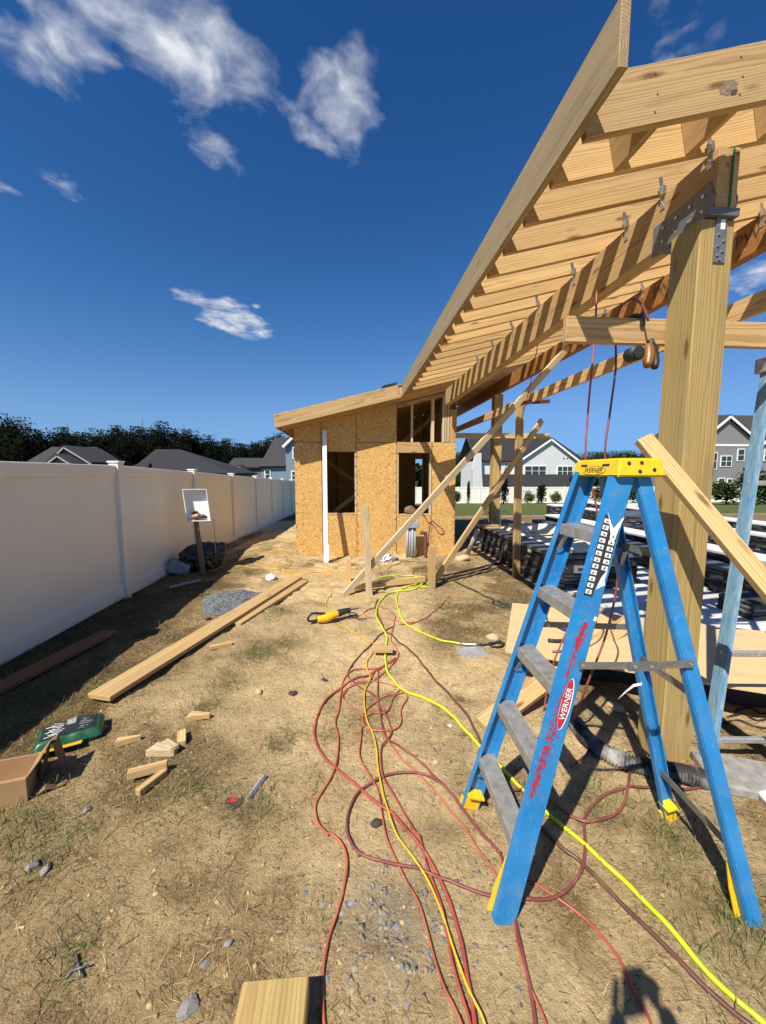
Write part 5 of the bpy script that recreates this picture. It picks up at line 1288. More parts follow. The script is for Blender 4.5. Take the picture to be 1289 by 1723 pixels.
for k, (x0, y0, x1, y1) in enumerate(((112, 1648, 132, 1622), (128, 1608, 136, 1650), (120, 1640, 150, 1632))):
    a = gp(x0, y0); b = gp(x1, y1); tag(tube('bent_spike', [(a.x, a.y, a.z + 0.006 + 0.004 * k), (b.x, b.y, b.z + 0.012 + 0.004 * k)], 0.0035, 'dark_steel', None, 6, False), ('lowest', 'second', 'topmost')[k] + ' dark metal spike of three dropped by a grass tuft', 'spike', 'metal spikes by the grass tuft')

# ------------------------------------------------------------------ tools
p = gp(553, 1047); sw = thing('reciprocating_saw', 'yellow and black corded saw lying on the sand by the yellow cord', 'saw', tuple(p))
sx = Vector((0.93, 0.36, 0)).normalized()
def sp3(s, h, y=0.0): return tuple(p + sx * s + Vector((-sx.y, sx.x, 0)) * y + Vector((0, 0, h)))
tube('body', [sp3(-0.13, 0.055), sp3(-0.05, 0.055), sp3(0.05, 0.075), sp3(0.12, 0.085)], 0.045, 'yellow_tool', sw, 12, True, 0.015, lambda t: 0.036 + 0.018 * math.sin(math.pi * min(1, t * 1.1)))
tube('nose', [sp3(0.11, 0.085), sp3(0.20, 0.10), sp3(0.26, 0.105)], 0.04, 'black', sw, 12, True, 0.015, lambda t: 0.044 - 0.018 * t)
tube('grip', [sp3(-0.12, 0.05), sp3(-0.20, 0.045), sp3(-0.24, 0.07), sp3(-0.20, 0.13), sp3(-0.10, 0.12), sp3(-0.03, 0.10)], 0.014, 'black', sw, 8)
board('blade', sp3(0.25, 0.105), sp3(0.37, 0.108), 0.018, 0.002, 'dark_steel', sw, (0, 0, 1), 0); board('shoe', sp3(0.25, 0.06), sp3(0.27, 0.14), 0.05, 0.004, 'dark_steel', sw, (0, 1, 0), 0)
tag(tube('saw_cord', [sp3(0.22, 0.02, -0.05), sp3(0.34, 0.02, -0.02), sp3(0.36, 0.02, 0.10), sp3(0.28, 0.02, 0.12), sp3(0.32, 0.02, -0.1), sp3(0.42, 0.015, -0.12)], 0.006, 'black', None, 6), 'black cord coiled at the nose of the yellow saw', 'cord')
ng = thing('nail_gun', 'orange and black coil nail gun hanging from the crosspiece on the near post', 'nail gun', tuple(at_y(1085, 545, 2.15)))
h0 = at_y(1086, 545, 2.13); h1 = at_y(1068, 596, 2.13); h2 = at_y(1094, 600, 2.13)
put('hook', join_boxes([((h0.x, 2.152, 2.545), (0.012, 0, 0), (0, 0.006, 0), (0, 0, 0.035)), ((h0.x - 0.02, 2.20, 2.570), (0.035, 0, 0), (0, 0.05, 0), (0, 0, 0.007))]), 'black', ng)
tube('drum', [(h1.x - 0.004, 2.10, h1.z), (h1.x, 2.17, h1.z + 0.005)], 0.040, 'black', ng, 18, False); disc('drum_cap', (h1.x - 0.004, 2.10, h1.z), (0, -1, 0), 0.030, 'black', ng, h=0.008)
tube('body', [(h2.x + 0.01, 2.16, h2.z + 0.075), (h2.x, 2.14, h2.z), (h2.x - 0.02, 2.12, h2.z - 0.055)], 0.036, 'orange', ng, 12, True, 0.012, lambda t: 0.020 + 0.011 * math.sin(math.pi * t))
tube('handle', [(h2.x + 0.015, 2.16, 2.44), (h2.x + 0.035, 2.15, h2.z + 0.05), (h2.x + 0.045, 2.14, h2.z - 0.02), (h2.x + 0.03, 2.13, h2.z - 0.06)], 0.018, 'black', ng, 8)
lv = at_y(897, 677, 5.85); vt = lone('spirit_level', (lv.x - 0.24, 5.85, lv.z - 0.01), (lv.x + 0.24, 5.80, lv.z + 0.01), 0.055, 0.025, 'tooth_red', 'dark red spirit level clamped under the long level board', 'level')
pt = at_z(945, 1080, 0.295)
cg = thing('caulking_gun', 'black and blue caulking gun lying on the plywood sheet', 'caulking gun', tuple(pt))
tube('rod', [tuple(at_z(920, 1035, 0.33)), tuple(at_z(922, 1045, 0.305)), tuple(at_z(948, 1060, 0.305)), tuple(at_z(975, 1066, 0.31))], 0.006, 'black', cg, 6)
tube('barrel', [tuple(at_z(946, 1056, 0.325)), tuple(at_z(985, 1052, 0.325))], 0.026, 'blue_tool', cg, 12, False)
tube('grip', [tuple(at_z(922, 1077, 0.315)), tuple(at_z(945, 1078, 0.315)), tuple(at_z(985, 1072, 0.315))], 0.014, 'black', cg, 8); tube('trigger', [tuple(at_z(930, 1096, 0.31)), tuple(at_z(960, 1094, 0.31)), tuple(at_z(985, 1088, 0.31))], 0.008, 'dark_steel', cg, 8)

# corrugated drain pipe by the post
def dusty():
    m, t, b = new_mat('dusty black plastic'); tc = t.node('ShaderNodeTexCoord'); n = t.noise(tc.outputs['Object'], 5, 3, 0.6)
    t.l.new(t.ramp(n, [(0.45, (0.02, 0.02, 0.022)), (0.58, (0.22, 0.21, 0.20)), (0.72, (0.50, 0.48, 0.45))]), b.inputs['Base Color']); b.inputs['Roughness'].default_value = 0.8; return m
M['dusty'] = dusty()
pp = [gp(*q, lift=0.045) for q in ((968, 1215), (990, 1245), (1030, 1272), (1085, 1290), (1140, 1300), (1190, 1312))]
P = catmull(pp, 0.005); V = tube_mesh(P, 0.045, 14, lambda t: 0.043 + 0.006 * (1 if math.sin(t * 2 * math.pi * 48) > 0 else -1))
tag(put('corrugated_pipe', V, 'dusty'), 'dusty black corrugated drain pipe winding past the post foot', 'drain pipe')
p = gp(1255, 1322); fs = abox('flagstone', (-0.22, -0.14, -0.03), (0.22, 0.14, 0.03), 'rock', None, 0.012); fs.matrix_basis = Matrix.Translation((p.x + 0.05, p.y + 0.03, p.z + 0.015)) @ Matrix.Rotation(-0.4, 4, 'Z'); tag(fs, 'flat grey flagstone on the sand beyond the rear foot of the ladder', 'flagstone')
p = gp(1284, 1352); tag(tube('white_pipe', [(p.x, p.y, p.z + 0.03), (p.x + 0.3, p.y + 0.05, p.z + 0.03)], 0.028, 'white', None, 12, False), 'stub of white pipe at the frame edge on the grey flagstone', 'pipe')
a = Vector(on(RFf, RFt, 0.72)); tag(put('tape_strip', mesh('tape_strip', [tuple(a + Vector(q)) for q in ((-0.02, -0.03, 0.0), (-0.02, -0.03, -0.014), (-0.055, -0.02, -0.012), (-0.05, -0.02, -0.026), (-0.078, 0.0, -0.058), (-0.071, 0.0, -0.064), (-0.105, 0.01, -0.105))], [(0, 1, 3, 2), (2, 3, 5, 4), (4, 5, 6)]), 'white'), 'torn white tape dangling from the rear of the blue step ladder', 'tape')
# ------------------------------------------------------------------ hoses and cords
def hose(name, pts, rad, mat, label, cat='hose', lift=0.0, extra=None, group=None, sides=8):
    P = [gp(x, y, rad + lift) for x, y in pts]
    if extra: P = [Vector(e) for e in extra[0]] + P + [Vector(e) for e in extra[1]]
    C_ = catmull(P, 0.015)
    k = np.ones(7) / 7; zz = C_[:, 2].copy()
    if len(zz) > 20 and not extra:   # a hose bridges small hollows
        g_ = gz(C_[:, 0], C_[:, 1]) + rad * 0.8 + lift; C_[:, 2] = np.maximum(np.convolve(np.pad(g_, 3, 'edge'), k, 'valid'), g_ - 0.002)
    return tag(put(name, tube_mesh(C_, rad, sides), mat), label, cat, group)
def z8(*p): return [(400 + x / 2.802, 940 + y / 2.802) for x, y in p]
def z7(*p): return [(400 + x / 2.802, 1380 + y / 2.802) for x, y in p]
def z5(*p): return [(740 + x / 2.348, 1200 + y / 2.348) for x, y in p]
def zs_(*p): return [(500 + x / 5.86, 1000 + y / 5.86) for x, y in p]
hose('garden_hose', [(712, 977), (704, 987)] + z8((800, 150), (720, 160), (680, 190), (660, 220), (652, 260), (660, 290), (690, 340), (703, 370), (697, 430), (697, 480), (710, 540), (745, 590), (800, 630), (900, 665), (980, 710), (1040, 770), (1120, 860)) +
     [(834, 1281)] + z5((410, 380), (530, 480), (650, 590), (760, 690), (860, 790), (940, 880), (1020, 980), (1150, 1110), (1270, 1210), (1420, 1340)), 0.0095, 'hose_lime', 'longest lime green garden hose running under the ladder to the foreground', lift=0.006)
hose('garden_hose', [(640, 971), (674, 968), (696, 969), (712, 975), (722, 986), (707, 986)] + z8((870, 115), (780, 140), (752, 170), (750, 210), (775, 280), (790, 305), (870, 350), (960, 385), (1050, 400)), 0.0095, 'hose_lime', 'lime green garden hose curving by the stakes to the tan rock', lift=0.004)
hose('hose_coupling', z8((1050, 400), (1085, 404), (1130, 404)), 0.013, 'steel', 'metal coupling at the end of the lime green hose', 'coupling', lift=0.006)
hose('cable_coil', z8((1130, 404), (1200, 400), (1240, 390), (1250, 410), (1200, 414), (1190, 396), (1260, 400)), 0.009, 'black', 'black cable coil by the tan rock at the plywood corner', 'cable', lift=0.01)
hose('air_hose', zs_((1000, 570), (980, 530), (930, 460), (930, 390), (960, 260), (960, 200), (900, 150), (820, 120), (760, 130), (670, 170), (660, 200), (720, 230), (800, 235), (900, 240), (1040, 270), (1180, 270)), 0.0055, 'hose_orange', 'orange red air hose looped round the lime hose near the saw', lift=0.004)
hose('air_hose', z8((745, 468), (690, 505), (600, 555), (500, 600), (430, 650), (385, 720), (362, 800), (370, 870), (410, 940), (480, 1000), (560, 1070), (660, 1150), (740, 1210), (810, 1289)) + z7((800, 50), (870, 130), (910, 200), (960, 290), (1000, 390), (1030, 480), (1060, 600), (1080, 720), (1100, 830), (1115, 935), (1125, 1050)), 0.0075, 'hose_red', 'thick red air hose with the broadest bulge over bare sand', lift=0.004)
hose('air_hose', z8((740, 480), (660, 515), (560, 520), (500, 570), (485, 650), (475, 720), (460, 770), (475, 850), (465, 960), (440, 1030), (390, 1110), (365, 1170), (380, 1250), (430, 1300)) + z7((430, 60), (490, 110), (515, 190), (500, 310), (470, 430), (430, 550), (405, 680), (400, 800), (405, 935), (420, 1050)), 0.0055, 'hose_orange', 'orange red air hose nearest to the timber end in the foreground', lift=0.006)
hose('air_hose', z8((735, 320), (690, 345), (600, 430), (540, 500), (520, 550), (560, 590), (640, 640), (665, 690), (680, 780), (700, 840), (760, 880), (850, 950), (930, 1030), (1020, 1120), (1100, 1230), (1145, 1289)) + z5((240, 560), (285, 760), (330, 960), (360, 1100), (375, 1200), (385, 1330)), 0.0065, 'hose_maroon', 'maroon air hose passing beneath the front foot of the ladder', lift=0.005)
hose('air_hose', [(1120, 1290)] + z5((1040, 215), (900, 190), (800, 180), (760, 200), (745, 280), (730, 350), (690, 400), (600, 425), (520, 405), (440, 345), (330, 300), (200, 330)), 0.0065, 'hose_maroon', 'maroon air hose looped under the treads of the ladder', lift=0.012)
hose('air_hose', z5((1040, 215), (1085, 250), (1050, 290), (970, 300), (860, 292), (790, 295), (700, 300), (640, 330), (590, 380), (570, 430), (575, 520), (560, 620), (500, 700), (420, 735), (300, 740)) + z7((1190, 355), (1080, 320), (960, 270), (880, 240), (760, 210), (640, 180), (560, 140), (520, 70)) + z8((515, 1260), (520, 1200), (560, 1110), (620, 1060), (700, 1020), (800, 1005), (900, 1025), (990, 1090), (1060, 1180), (1145, 1285)) + z5((240, 550)), 0.0065, 'hose_maroon', 'maroon air hose making the widest loop beside the ladder foot', lift=0.009)
hose('air_hose', z8((760, 440), (745, 480), (660, 560), (520, 610), (495, 650), (530, 690), (590, 740), (640, 725), (700, 720), (760, 620), (800, 650), (770, 710), (770, 770), (740, 805), (650, 810), (590, 790), (580, 850), (575, 930), (620, 1020), (660, 1090), (680, 1200), (695, 1289)) + z7((720, 130), (780, 260), (850, 380), (890, 510), (930, 660), (980, 800), (1045, 935), (1080, 1040)), 0.0045, 'hose_orange', 'thin orange red air hose knotted in the middle of the tangle', lift=0.008)
hose('air_hose', z8((620, 575), (660, 520), (660, 660), (690, 720), (720, 790), (720, 830), (680, 880), (675, 960), (690, 1040), (740, 1120), (790, 1210), (840, 1289)) + z7((855, 70), (885, 190), (920, 290), (960, 400), (985, 520), (1010, 660), (1050, 800), (1090, 935), (1110, 1040)), 0.0048, 'hose_red', 'thin red air hose running closest to the yellow cord', lift=0.010)
hose('air_hose', z8((500, 640), (530, 600), (620, 578), (700, 588), (790, 620), (690, 650), (600, 720), (600, 790), (680, 820), (760, 930), (850, 1010), (950, 1120), (1040, 1230), (1090, 1289)) + z5((100, 450), (200, 600), (280, 780), (310, 920), (350, 1060), (410, 1200), (450, 1330)), 0.0042, 'hose_orange', 'thin orange red air hose passing under the near front rail of the ladder', lift=0.007)
hose('air_hose', z5((330, 645), (430, 705), (560, 800), (650, 890), (720, 990), (770, 1100), (825, 1200), (870, 1330)), 0.0052, 'hose_red', 'red air hose crossing the sand between the ladder foot and the lime hose', lift=0.004)
hose('rubber_hose', z8((660, 190), (650, 230), (690, 330), (730, 360), (800, 420), (880, 510), (920, 560), (1000, 640), (1060, 710), (1110, 790), (1145, 870)) + z5((170, 200), (440, 490), (560, 590), (700, 730), (850, 880), (1000, 1030), (1100, 1130), (1190, 1200), (1330, 1320)), 0.0085, 'hose_brown', 'dark brown rubber hose lying alongside the lime garden hose', lift=0.003)
hose('extension_cord', z8((470, 305), (540, 345), (600, 380), (640, 400), (635, 440), (610, 480), (610, 520), (625, 560), (600, 620), (598, 690), (610, 760), (640, 830), (655, 900), (660, 970), (680, 1080), (700, 1160), (745, 1289)) + z7((780, 110), (840, 190), (900, 290), (950, 400), (990, 520), (1040, 670), (1090, 800), (1150, 920), (1190, 1040)), 0.0048, 'cord_yellow', 'yellow extension cord running from the saw into the foreground', 'cord', lift=0.011)
hose('extension_cord', z8((430, 265), (415, 210), (440, 170), (430, 135), (380, 100), (300, 70), (200, 50)) + [(450, 956), (425, 955), (395, 952)], 0.0048, 'cord_yellow', 'yellow extension cord winding from the saw towards the fence', 'cord', lift=0.004)
hose('extension_cord', [(350, 962), (380, 953), (420, 944), (455, 949), (500, 956), (530, 952), (560, 958), (600, 972), (586, 980), (560, 967), (520, 964), (490, 960), (455, 958)], 0.0048, 'cord_yellow', 'yellow extension cord trailing in loops before the shed wall', 'cord', lift=0.008)
hose('extension_cord', [(430, 930), (455, 934), (480, 937), (490, 946), (483, 955), (470, 960), (480, 966), (510, 968), (540, 962), (580, 968)], 0.0048, 'cord_yellow', 'yellow extension cord lying nearest to the corner of the shed', 'cord', lift=0.005)
hose('drip_hose', [(765, 978), (790, 990), (830, 1008), (862, 1022), (880, 1030)], 0.012, 'hose_green', 'dark green hose leading under the plywood sheet', lift=0.002)
hose('drip_hose', [(868, 1020), (840, 1011), (829, 1014), (842, 1020), (866, 1024)], 0.009, 'black', 'black hose loop poking out beyond the plywood corner', lift=0.002)
bt0 = gp(848, 932)
for k, (dx, lab) in enumerate(((0, 'nearer of two black cables bending round the counter foot'), (0.07, 'farther of two black cables bending round the counter foot'))):
    hose('black_cable', [(840 + 6 * k, 948 - 3 * k), (815, 958 - 5 * k), (790, 965 - 6 * k), (750, 974 - 6 * k), (730, 977 - 7 * k)], 0.017, 'black', lab, 'cable', extra=([(2.80, 6.9 + 0.1 * k, 0.42), (2.79, 6.88 + 0.1 * k, 0.10)], []))
hose('brown_wire', [(652, 958), (665, 950), (690, 945), (715, 948), (712, 955), (698, 958), (694, 972)], 0.006, 'rust', 'thin brown wire lying in a loop on the sand before the conduits', 'wire', lift=0.003)
for k, pp in enumerate((((1225, 1206), (1250, 1200), (1275, 1212), (1300, 1208)), ((1218, 1216), (1245, 1212), (1270, 1222), (1300, 1226)), ((1235, 1200), (1260, 1190), (1285, 1200), (1310, 1190)))):
    hose('black_wire', pp, 0.006, 'black', ('second', 'nearest', 'farthest')[k] + ' of three black wires strewn in the shade under the plywood', 'wire', lift=0.004, group='black wires under the plywood')
# hoses hanging from the frame
def hang(pts, rad, mat, label):
    return tag(tube('air_hose', pts, rad, mat, None, 8, True, 0.03), label, 'hose')
hang([tuple(at_y(924, 468, 4.1)), tuple(at_y(907, 570, 4.4)), tuple(at_y(882, 690, 5.0)), tuple(at_y(850, 790, 5.8)), tuple(at_y(820, 868, 6.6)), tuple(gp(800, 938, 0.02)), tuple(gp(780, 975, 0.006)), tuple(gp(735, 1025, 0.006)), tuple(gp(700, 1047, 0.006)), tuple(gp(672, 1050, 0.006))], 0.0055, 'hose_red', 'red air hose dropping from the rafters past the braces to the ground')
hang([tuple(at_y(1004, 490, 2.5)), tuple(at_y(1002, 545, 2.45)), tuple(at_y(997, 610, 2.42)), tuple(at_y(989, 700, 2.4)), tuple(at_y(986, 780, 2.4)), tuple(at_y(1003, 850, 2.4)), tuple(at_y(1008, 905, 2.42)), tuple(at_y(995, 965, 2.45)), tuple(at_y(968, 1030, 2.5)), tuple(at_y(930, 1120, 2.5)), tuple(gp(915, 1195, 0.01))], 0.0058, 'hose_red', 'red air hose hanging free behind the ladder from a rafter')
hang([tuple(at_y(1091, 540, 2.10)), tuple(at_y(1082, 515, 2.12)), tuple(at_y(1064, 503, 2.15)), tuple(at_y(1043, 520, 2.24)), tuple(at_y(1036, 560, 2.27)), tuple(at_y(1036, 620, 2.27)), tuple(at_y(1027, 690, 2.26)), tuple(at_y(1018, 770, 2.22)), tuple(at_y(1030, 860, 2.2)), tuple(at_y(1040, 960, 2.2)), tuple(at_y(1022, 1060, 2.15)), tuple(at_y(985, 1160, 2.1)), tuple(gp(965, 1225, 0.01)), tuple(gp(990, 1262, 0.01)), tuple(gp(960, 1290, 0.01))], 0.0062, 'hose_maroon', 'maroon air hose looping from the nail gun down behind the ladder')

# ------------------------------------------------------------------ houses beyond the fences
def px_box(x0, y0, x1, y1, Y): a = at_y(x0, y0, Y); b = at_y(x1, y1, Y); return min(a.x, b.x), max(a.x, b.x), min(a.z, b.z), max(a.z, b.z)
def window(parent, x0, y0, x1, y1, Y, cols=1, rows=2):
    a, b, c, d = px_box(x0, y0, x1, y1, Y); f = 0.12
    w = abox('window', (a, Y - 0.08, c), (b, Y + 0.02, d), 'white', parent, 0)
    cw = (b - a - f) / cols; rh = (d - c - f) / rows
    for i in range(cols):
        for j in range(rows):
            abox('pane', (a + f / 2 + cw * i + 0.05, Y - 0.10, c + f / 2 + rh * j + 0.04), (a + f / 2 + cw * (i + 1) - 0.05, Y - 0.082, c + f / 2 + rh * (j + 1) - 0.04), 'glass', w, 0)
def quad_slab(name, p, t, mat, parent):
    """roof plane through four corners (counter-clockwise from above), t thick"""
    p = [Vector(q) for q in p]; n = (p[1] - p[0]).cross(p[2] - p[0]).normalized()
    V = p + [q - n * t for q in p]
    k = len(p)
    return put(name, mesh(name, V, [tuple(range(k)), tuple(range(2 * k - 1, k - 1, -1))] + [(i, i + k, (i + 1) % k + k, (i + 1) % k) for i in range(k)]), mat, parent)
def gable_block(parent, xl_, xr_, ze, xa_, za, zb, Y, depth, wall, roof, over=0.4, trim='white'):
    prism('wall', [(xl_, zb), (xr_, zb), (xr_, ze), (xa_, za), (xl_, ze)], 'y', Y, Y + depth, wall, parent)
    for s, xe_ in ((-1, xl_), (1, xr_)):
        sl = (za - ze) / abs(xa_ - xe_); xo = xe_ + s * over; zo = ze - sl * over; up = 0.18
        pts = [(xo, Y - 0.4, zo + up), (xa_, Y - 0.4, za + up), (xa_, Y + depth, za + up), (xo, Y + depth, zo + up)]
        quad_slab('roof', pts if s > 0 else pts[::-1], 0.16, roof, parent)
        board('rake_trim', (xo, Y - 0.42, zo + 0.02), (xa_, Y - 0.42, za + 0.02), 0.28 if trim == 'white' else 0.16, 0.08, trim, parent, (0, 0, 1), 0)
def hz(px, py, Y): p = at_y(px, py, Y); return p.x, p.z
Y = 60
wh = thing('white_house', 'white lap sided house with dark roof and wide front gable beyond the far fence', 'house', (hz(920, 840, Y)[0], Y, -3))
zg = -3.3
gable_block(wh, hz(875, 772, Y)[0], hz(971, 772, Y)[0], hz(900, 775, Y)[1], hz(926, 740, Y)[0], hz(926, 740, Y)[1], zg, Y, 10, 'siding_white', 'shingle')
x0, x1 = hz(809, 775, Y)[0], hz(988, 775, Y)[0]; ze, zr = hz(850, 775, Y)[1], hz(850, 735, 66)[1]
abox('wall', (x0, Y + 1.5, zg), (hz(874, 800, Y)[0] + 0.3, Y + 11, ze), 'siding_white', wh, 0); abox('wall', (hz(970, 800, Y)[0] - 0.3, Y + 2.5, zg), (x1 - 0.8, Y + 11, ze), 'siding_white', wh, 0)
quad_slab('roof', [(x0 - 0.5, Y + 1.0, ze), (x1 + 0.6, Y + 1.0, ze), (x1 - 2.5, Y + 6.5, zr), (x0 - 0.5, Y + 6.5, zr)], 0.2, 'shingle', wh)
quad_slab('roof', [(x0 - 0.5, Y + 6.5, zr), (x1 - 2.5, Y + 6.5, zr), (x1 + 0.6, Y + 12, ze), (x0 - 0.5, Y + 12, ze)], 0.2, 'shingle', wh)
quad_slab('roof', [(x1 + 0.6, Y + 1.0, ze), (x1 + 0.6, Y + 12, ze), (x1 - 2.5, Y + 6.5, zr)], 0.2, 'shingle', wh)
quad_slab('porch_roof', [(hz(809, 817, Y)[0], Y - 2.2, hz(850, 818, Y - 2)[1]), (hz(963, 817, Y)[0], Y - 2.2, hz(850, 818, Y - 2)[1]), (hz(960, 798, Y)[0], Y - 0.01, hz(850, 798, Y)[1]), (hz(812, 798, Y)[0], Y - 0.01, hz(850, 798, Y)[1])], 0.2, 'shingle', wh)
for px in (815, 850, 885, 920, 958): x = hz(px, 820, Y - 2)[0]; abox('porch_post', (x - 0.1, Y - 2.0, zg), (x + 0.1, Y - 1.8, hz(850, 818, Y - 2)[1] - 0.2), 'white', wh, 0)
xa0, xa1 = hz(797, 800, Y)[0], hz(806, 800, Y)[0]; prism('chimney', [(xa0, zg), (hz(816, 818, Y)[0], zg), (hz(812, 790, Y)[0], hz(812, 795, Y)[1]), (xa1 + 0.4, hz(806, 762, Y)[1]), (xa1 - 0.3, hz(800, 762, Y)[1]), (xa0, hz(797, 790, Y)[1])], 'y', Y + 0.3, Y + 1.49, 'siding_white', wh)
window(wh, 882.5, 783.5, 918.6, 801, Y, 3); window(wh, 937.6, 784, 962.8, 802, Y, 3); window(wh, 822, 824, 836, 838, Y + 1.45, 1)
for k in range(3): x = hz(949 + 6 * k, 771, Y)[0]; abox('vent', (x - 0.12, Y - 0.03, hz(949, 771.5, Y)[1] - 0.1), (x + 0.12, Y + 0.01, hz(949, 771.5, Y)[1] + 0.1), 'glass', wh, 0)
Y = 46
gh = thing('grey_house', 'tall grey lap sided house with three storeys behind the near post', 'house', (hz(1225, 850, Y)[0], Y, -2))
gable_block(gh, hz(1183, 745, Y)[0], hz(1264, 733, Y)[0], hz(1264, 736, Y)[1], hz(1224.5, 702, Y)[0], hz(1224.5, 702, Y)[1], -2.6, Y, 9, 'siding_grey', 'shingle_grey', 0.3)
x0, x1 = hz(1262, 800, Y)[0], hz(1420, 800, Y)[0]
abox('wall', (x0, Y + 0.6, -2.6), (x1, Y + 9, hz(1264, 733, Y)[1]), 'siding_grey', gh, 0)
quad_slab('roof', [(hz(1224, 700, Y)[0], Y + 0.2, hz(1264, 733, Y)[1]), (x1 + 0.4, Y + 0.2, hz(1264, 733, Y)[1]), (x1 + 0.4, Y + 5, hz(1264, 699, 51)[1]), (hz(1224, 700, Y)[0], Y + 5, hz(1264, 699, 51)[1])], 0.2, 'shingle_grey', gh)
a = hz(1200, 749, Y); b = hz(1266, 749, Y); abox('belt_trim', (a[0], Y - 0.06, a[1] - 0.12), (b[0], Y - 0.003, a[1] + 0.12), 'white', gh, 0)
board('rake_trim', (hz(1272, 760, Y)[0], Y + 0.3, hz(1272, 760, Y)[1]), (hz(1300, 738, Y)[0], Y + 0.3, hz(1300, 738, Y)[1]), 0.3, 0.1, 'white', gh)
for w_ in ((1212.5, 766.5, 1230, 785.5, 2), (1241, 755, 1251.5, 776, 1), (1208, 804, 1217.5, 826.5, 1), (1223, 805, 1230.5, 821, 1), (1196, 761, 1205, 790, 1)): window(gh, *w_[:4], Y, w_[4])
window(gh, 1286, 756, 1297, 776, Y + 0.55); 
# left: low roofs behind the fence
Y = 48
ho = thing('low_house', 'low house with grey shingle roof and pale trimmed twin gables behind the fence', 'house', (hz(105, 790, Y)[0], Y, -2))
zb2 = -2.6; x0, x1 = hz(40, 780, Y)[0], hz(150, 780, Y)[0]; ze = hz(100, 783, Y)[1]; zr = hz(90, 752, Y + 5)[1]
abox('wall', (x0, Y + 0.5, zb2), (x1, Y + 9, ze), 'siding_tan', ho, 0)
quad_slab('roof', [(x0 - 0.4, Y, ze), (x1 + 0.4, Y, ze), (x1 - 2, Y + 5, zr), (x0 - 0.4, Y + 5, zr)], 0.2, 'shingle_grey', ho); quad_slab('roof', [(x0 - 0.4, Y + 5, zr), (x1 - 2, Y + 5, zr), (x1 + 0.4, Y + 10, ze), (x0 - 0.4, Y + 10, ze)], 0.2, 'shingle_grey', ho)
gable_block(ho, hz(90, 772, Y)[0], hz(160, 778, Y)[0], hz(160, 780, Y)[1], hz(118, 753, Y)[0], hz(118, 754.5, Y)[1], zb2, Y - 0.6, 6, 'siding_tan', 'shingle_grey', 0.2, 'trim_grey')
gable_block(ho, hz(105, 778, Y)[0], hz(142, 778, Y)[0], hz(142, 782, Y)[1], hz(122, 768, Y)[0], hz(122, 769.5, Y)[1], zb2, Y - 2.0, 3, 'siding_tan', 'shingle_grey', 0.2, 'trim_grey')
Y = 44
hp = thing('hip_roof_house', 'wide house with a dark hipped roof showing above the white fence', 'house', (hz(300, 800, Y)[0], Y, -2))
x0, x1 = hz(212, 790, Y)[0], hz(390, 793, Y)[0]; ze = hz(300, 796, Y)[1]; zr = hz(290, 756, Y + 6)[1]
abox('wall', (x0 + 0.4, Y + 0.5, -2.4), (x1 - 0.4, Y + 12, ze), 'siding_tan', hp, 0)
xr0, xr1 = hz(262, 757, Y + 6)[0], hz(303, 757, Y + 6)[0]
for pts in (((x0, Y, ze), (x1, Y, ze), (xr1, Y + 6, zr), (xr0, Y + 6, zr)), ((x1, Y, ze), (x1, Y + 12, ze), (xr1, Y + 6, zr)), ((x1, Y + 12, ze), (x0, Y + 12, ze), (xr0, Y + 6, zr), (xr1, Y + 6, zr)), ((x0, Y + 12, ze), (x0, Y, ze), (xr0, Y + 6, zr))): quad_slab('roof', pts, 0.18, 'shingle', hp)
xq0, xq1 = hz(205, 790, Y)[0], hz(262, 790, Y)[0]; zq = hz(230, 776, Y - 1)[1]
quad_slab('roof', [(xq0, Y - 2.5, ze - 0.2), (xq1, Y - 2.5, ze - 0.2), (xq1 - 1.5, Y + 2, zq), (xq0 + 1.2, Y + 2, zq)], 0.18, 'shingle', hp)
Y = 58
h3 = thing('small_house', 'small grey roofed house half hidden beside the blue grey house', 'house', (hz(410, 800, Y)[0], Y, -2))
x0, x1 = hz(380, 790, Y)[0], hz(446, 790, Y)[0]; ze = hz(400, 786, Y)[1]; zr = hz(400, 770.5, Y + 4)[1]
abox('wall', (x0 + .3, Y + 0.4, -3), (x1, Y + 8, ze), 'siding_tan', h3, 0)
quad_slab('roof', [(x0, Y, ze), (x1, Y, ze), (x1, Y + 4, zr), (x0, Y + 4, zr)], 0.2, 'shingle_grey', h3); quad_slab('roof', [(x0, Y + 4, zr), (x1, Y + 4, zr), (x1, Y + 8, ze), (x0, Y + 8, ze)], 0.2, 'shingle_grey', h3)
gable_block(h3, hz(398, 796, Y)[0], hz(419, 796, Y)[0], hz(400, 796, Y)[1], hz(408, 785, Y)[0], hz(408, 786, Y)[1], -3, Y - 1.5, 3, 'siding_tan', 'shingle_grey', 0.2, 'trim_grey')
Y = 46
h4 = thing('blue_house', 'blue grey house with white trimmed gable at the corner of the shed', 'house', (hz(475, 800, Y)[0], Y, -2))
x0, x1 = hz(440, 790, Y)[0], hz(560, 790, Y)[0]
abox('wall', (x0, Y, -2.4), (x1, Y + 8, hz(470, 784, Y)[1]), 'siding_blue', h4, 0)
quad_slab('roof', [(hz(437, 785, Y)[0], Y - 0.4, hz(437, 785, Y)[1]), (hz(481, 785, Y)[0], Y - 0.4, hz(481, 784, Y)[1]), (hz(505, 740, Y + 5)[0], Y + 5, hz(490, 736, Y + 5)[1]), (hz(462, 736, Y + 5)[0], Y + 5, hz(470, 736, Y + 5)[1])], 0.2, 'shingle_grey', h4)
gable_block(h4, hz(482, 748, Y)[0], hz(560, 748, Y)[0], hz(482, 750, Y)[1], hz(521, 712, Y)[0], hz(521, 712, Y)[1], -2.4, Y - 0.7, 7, 'siding_blue', 'shingle_grey', 0.25)
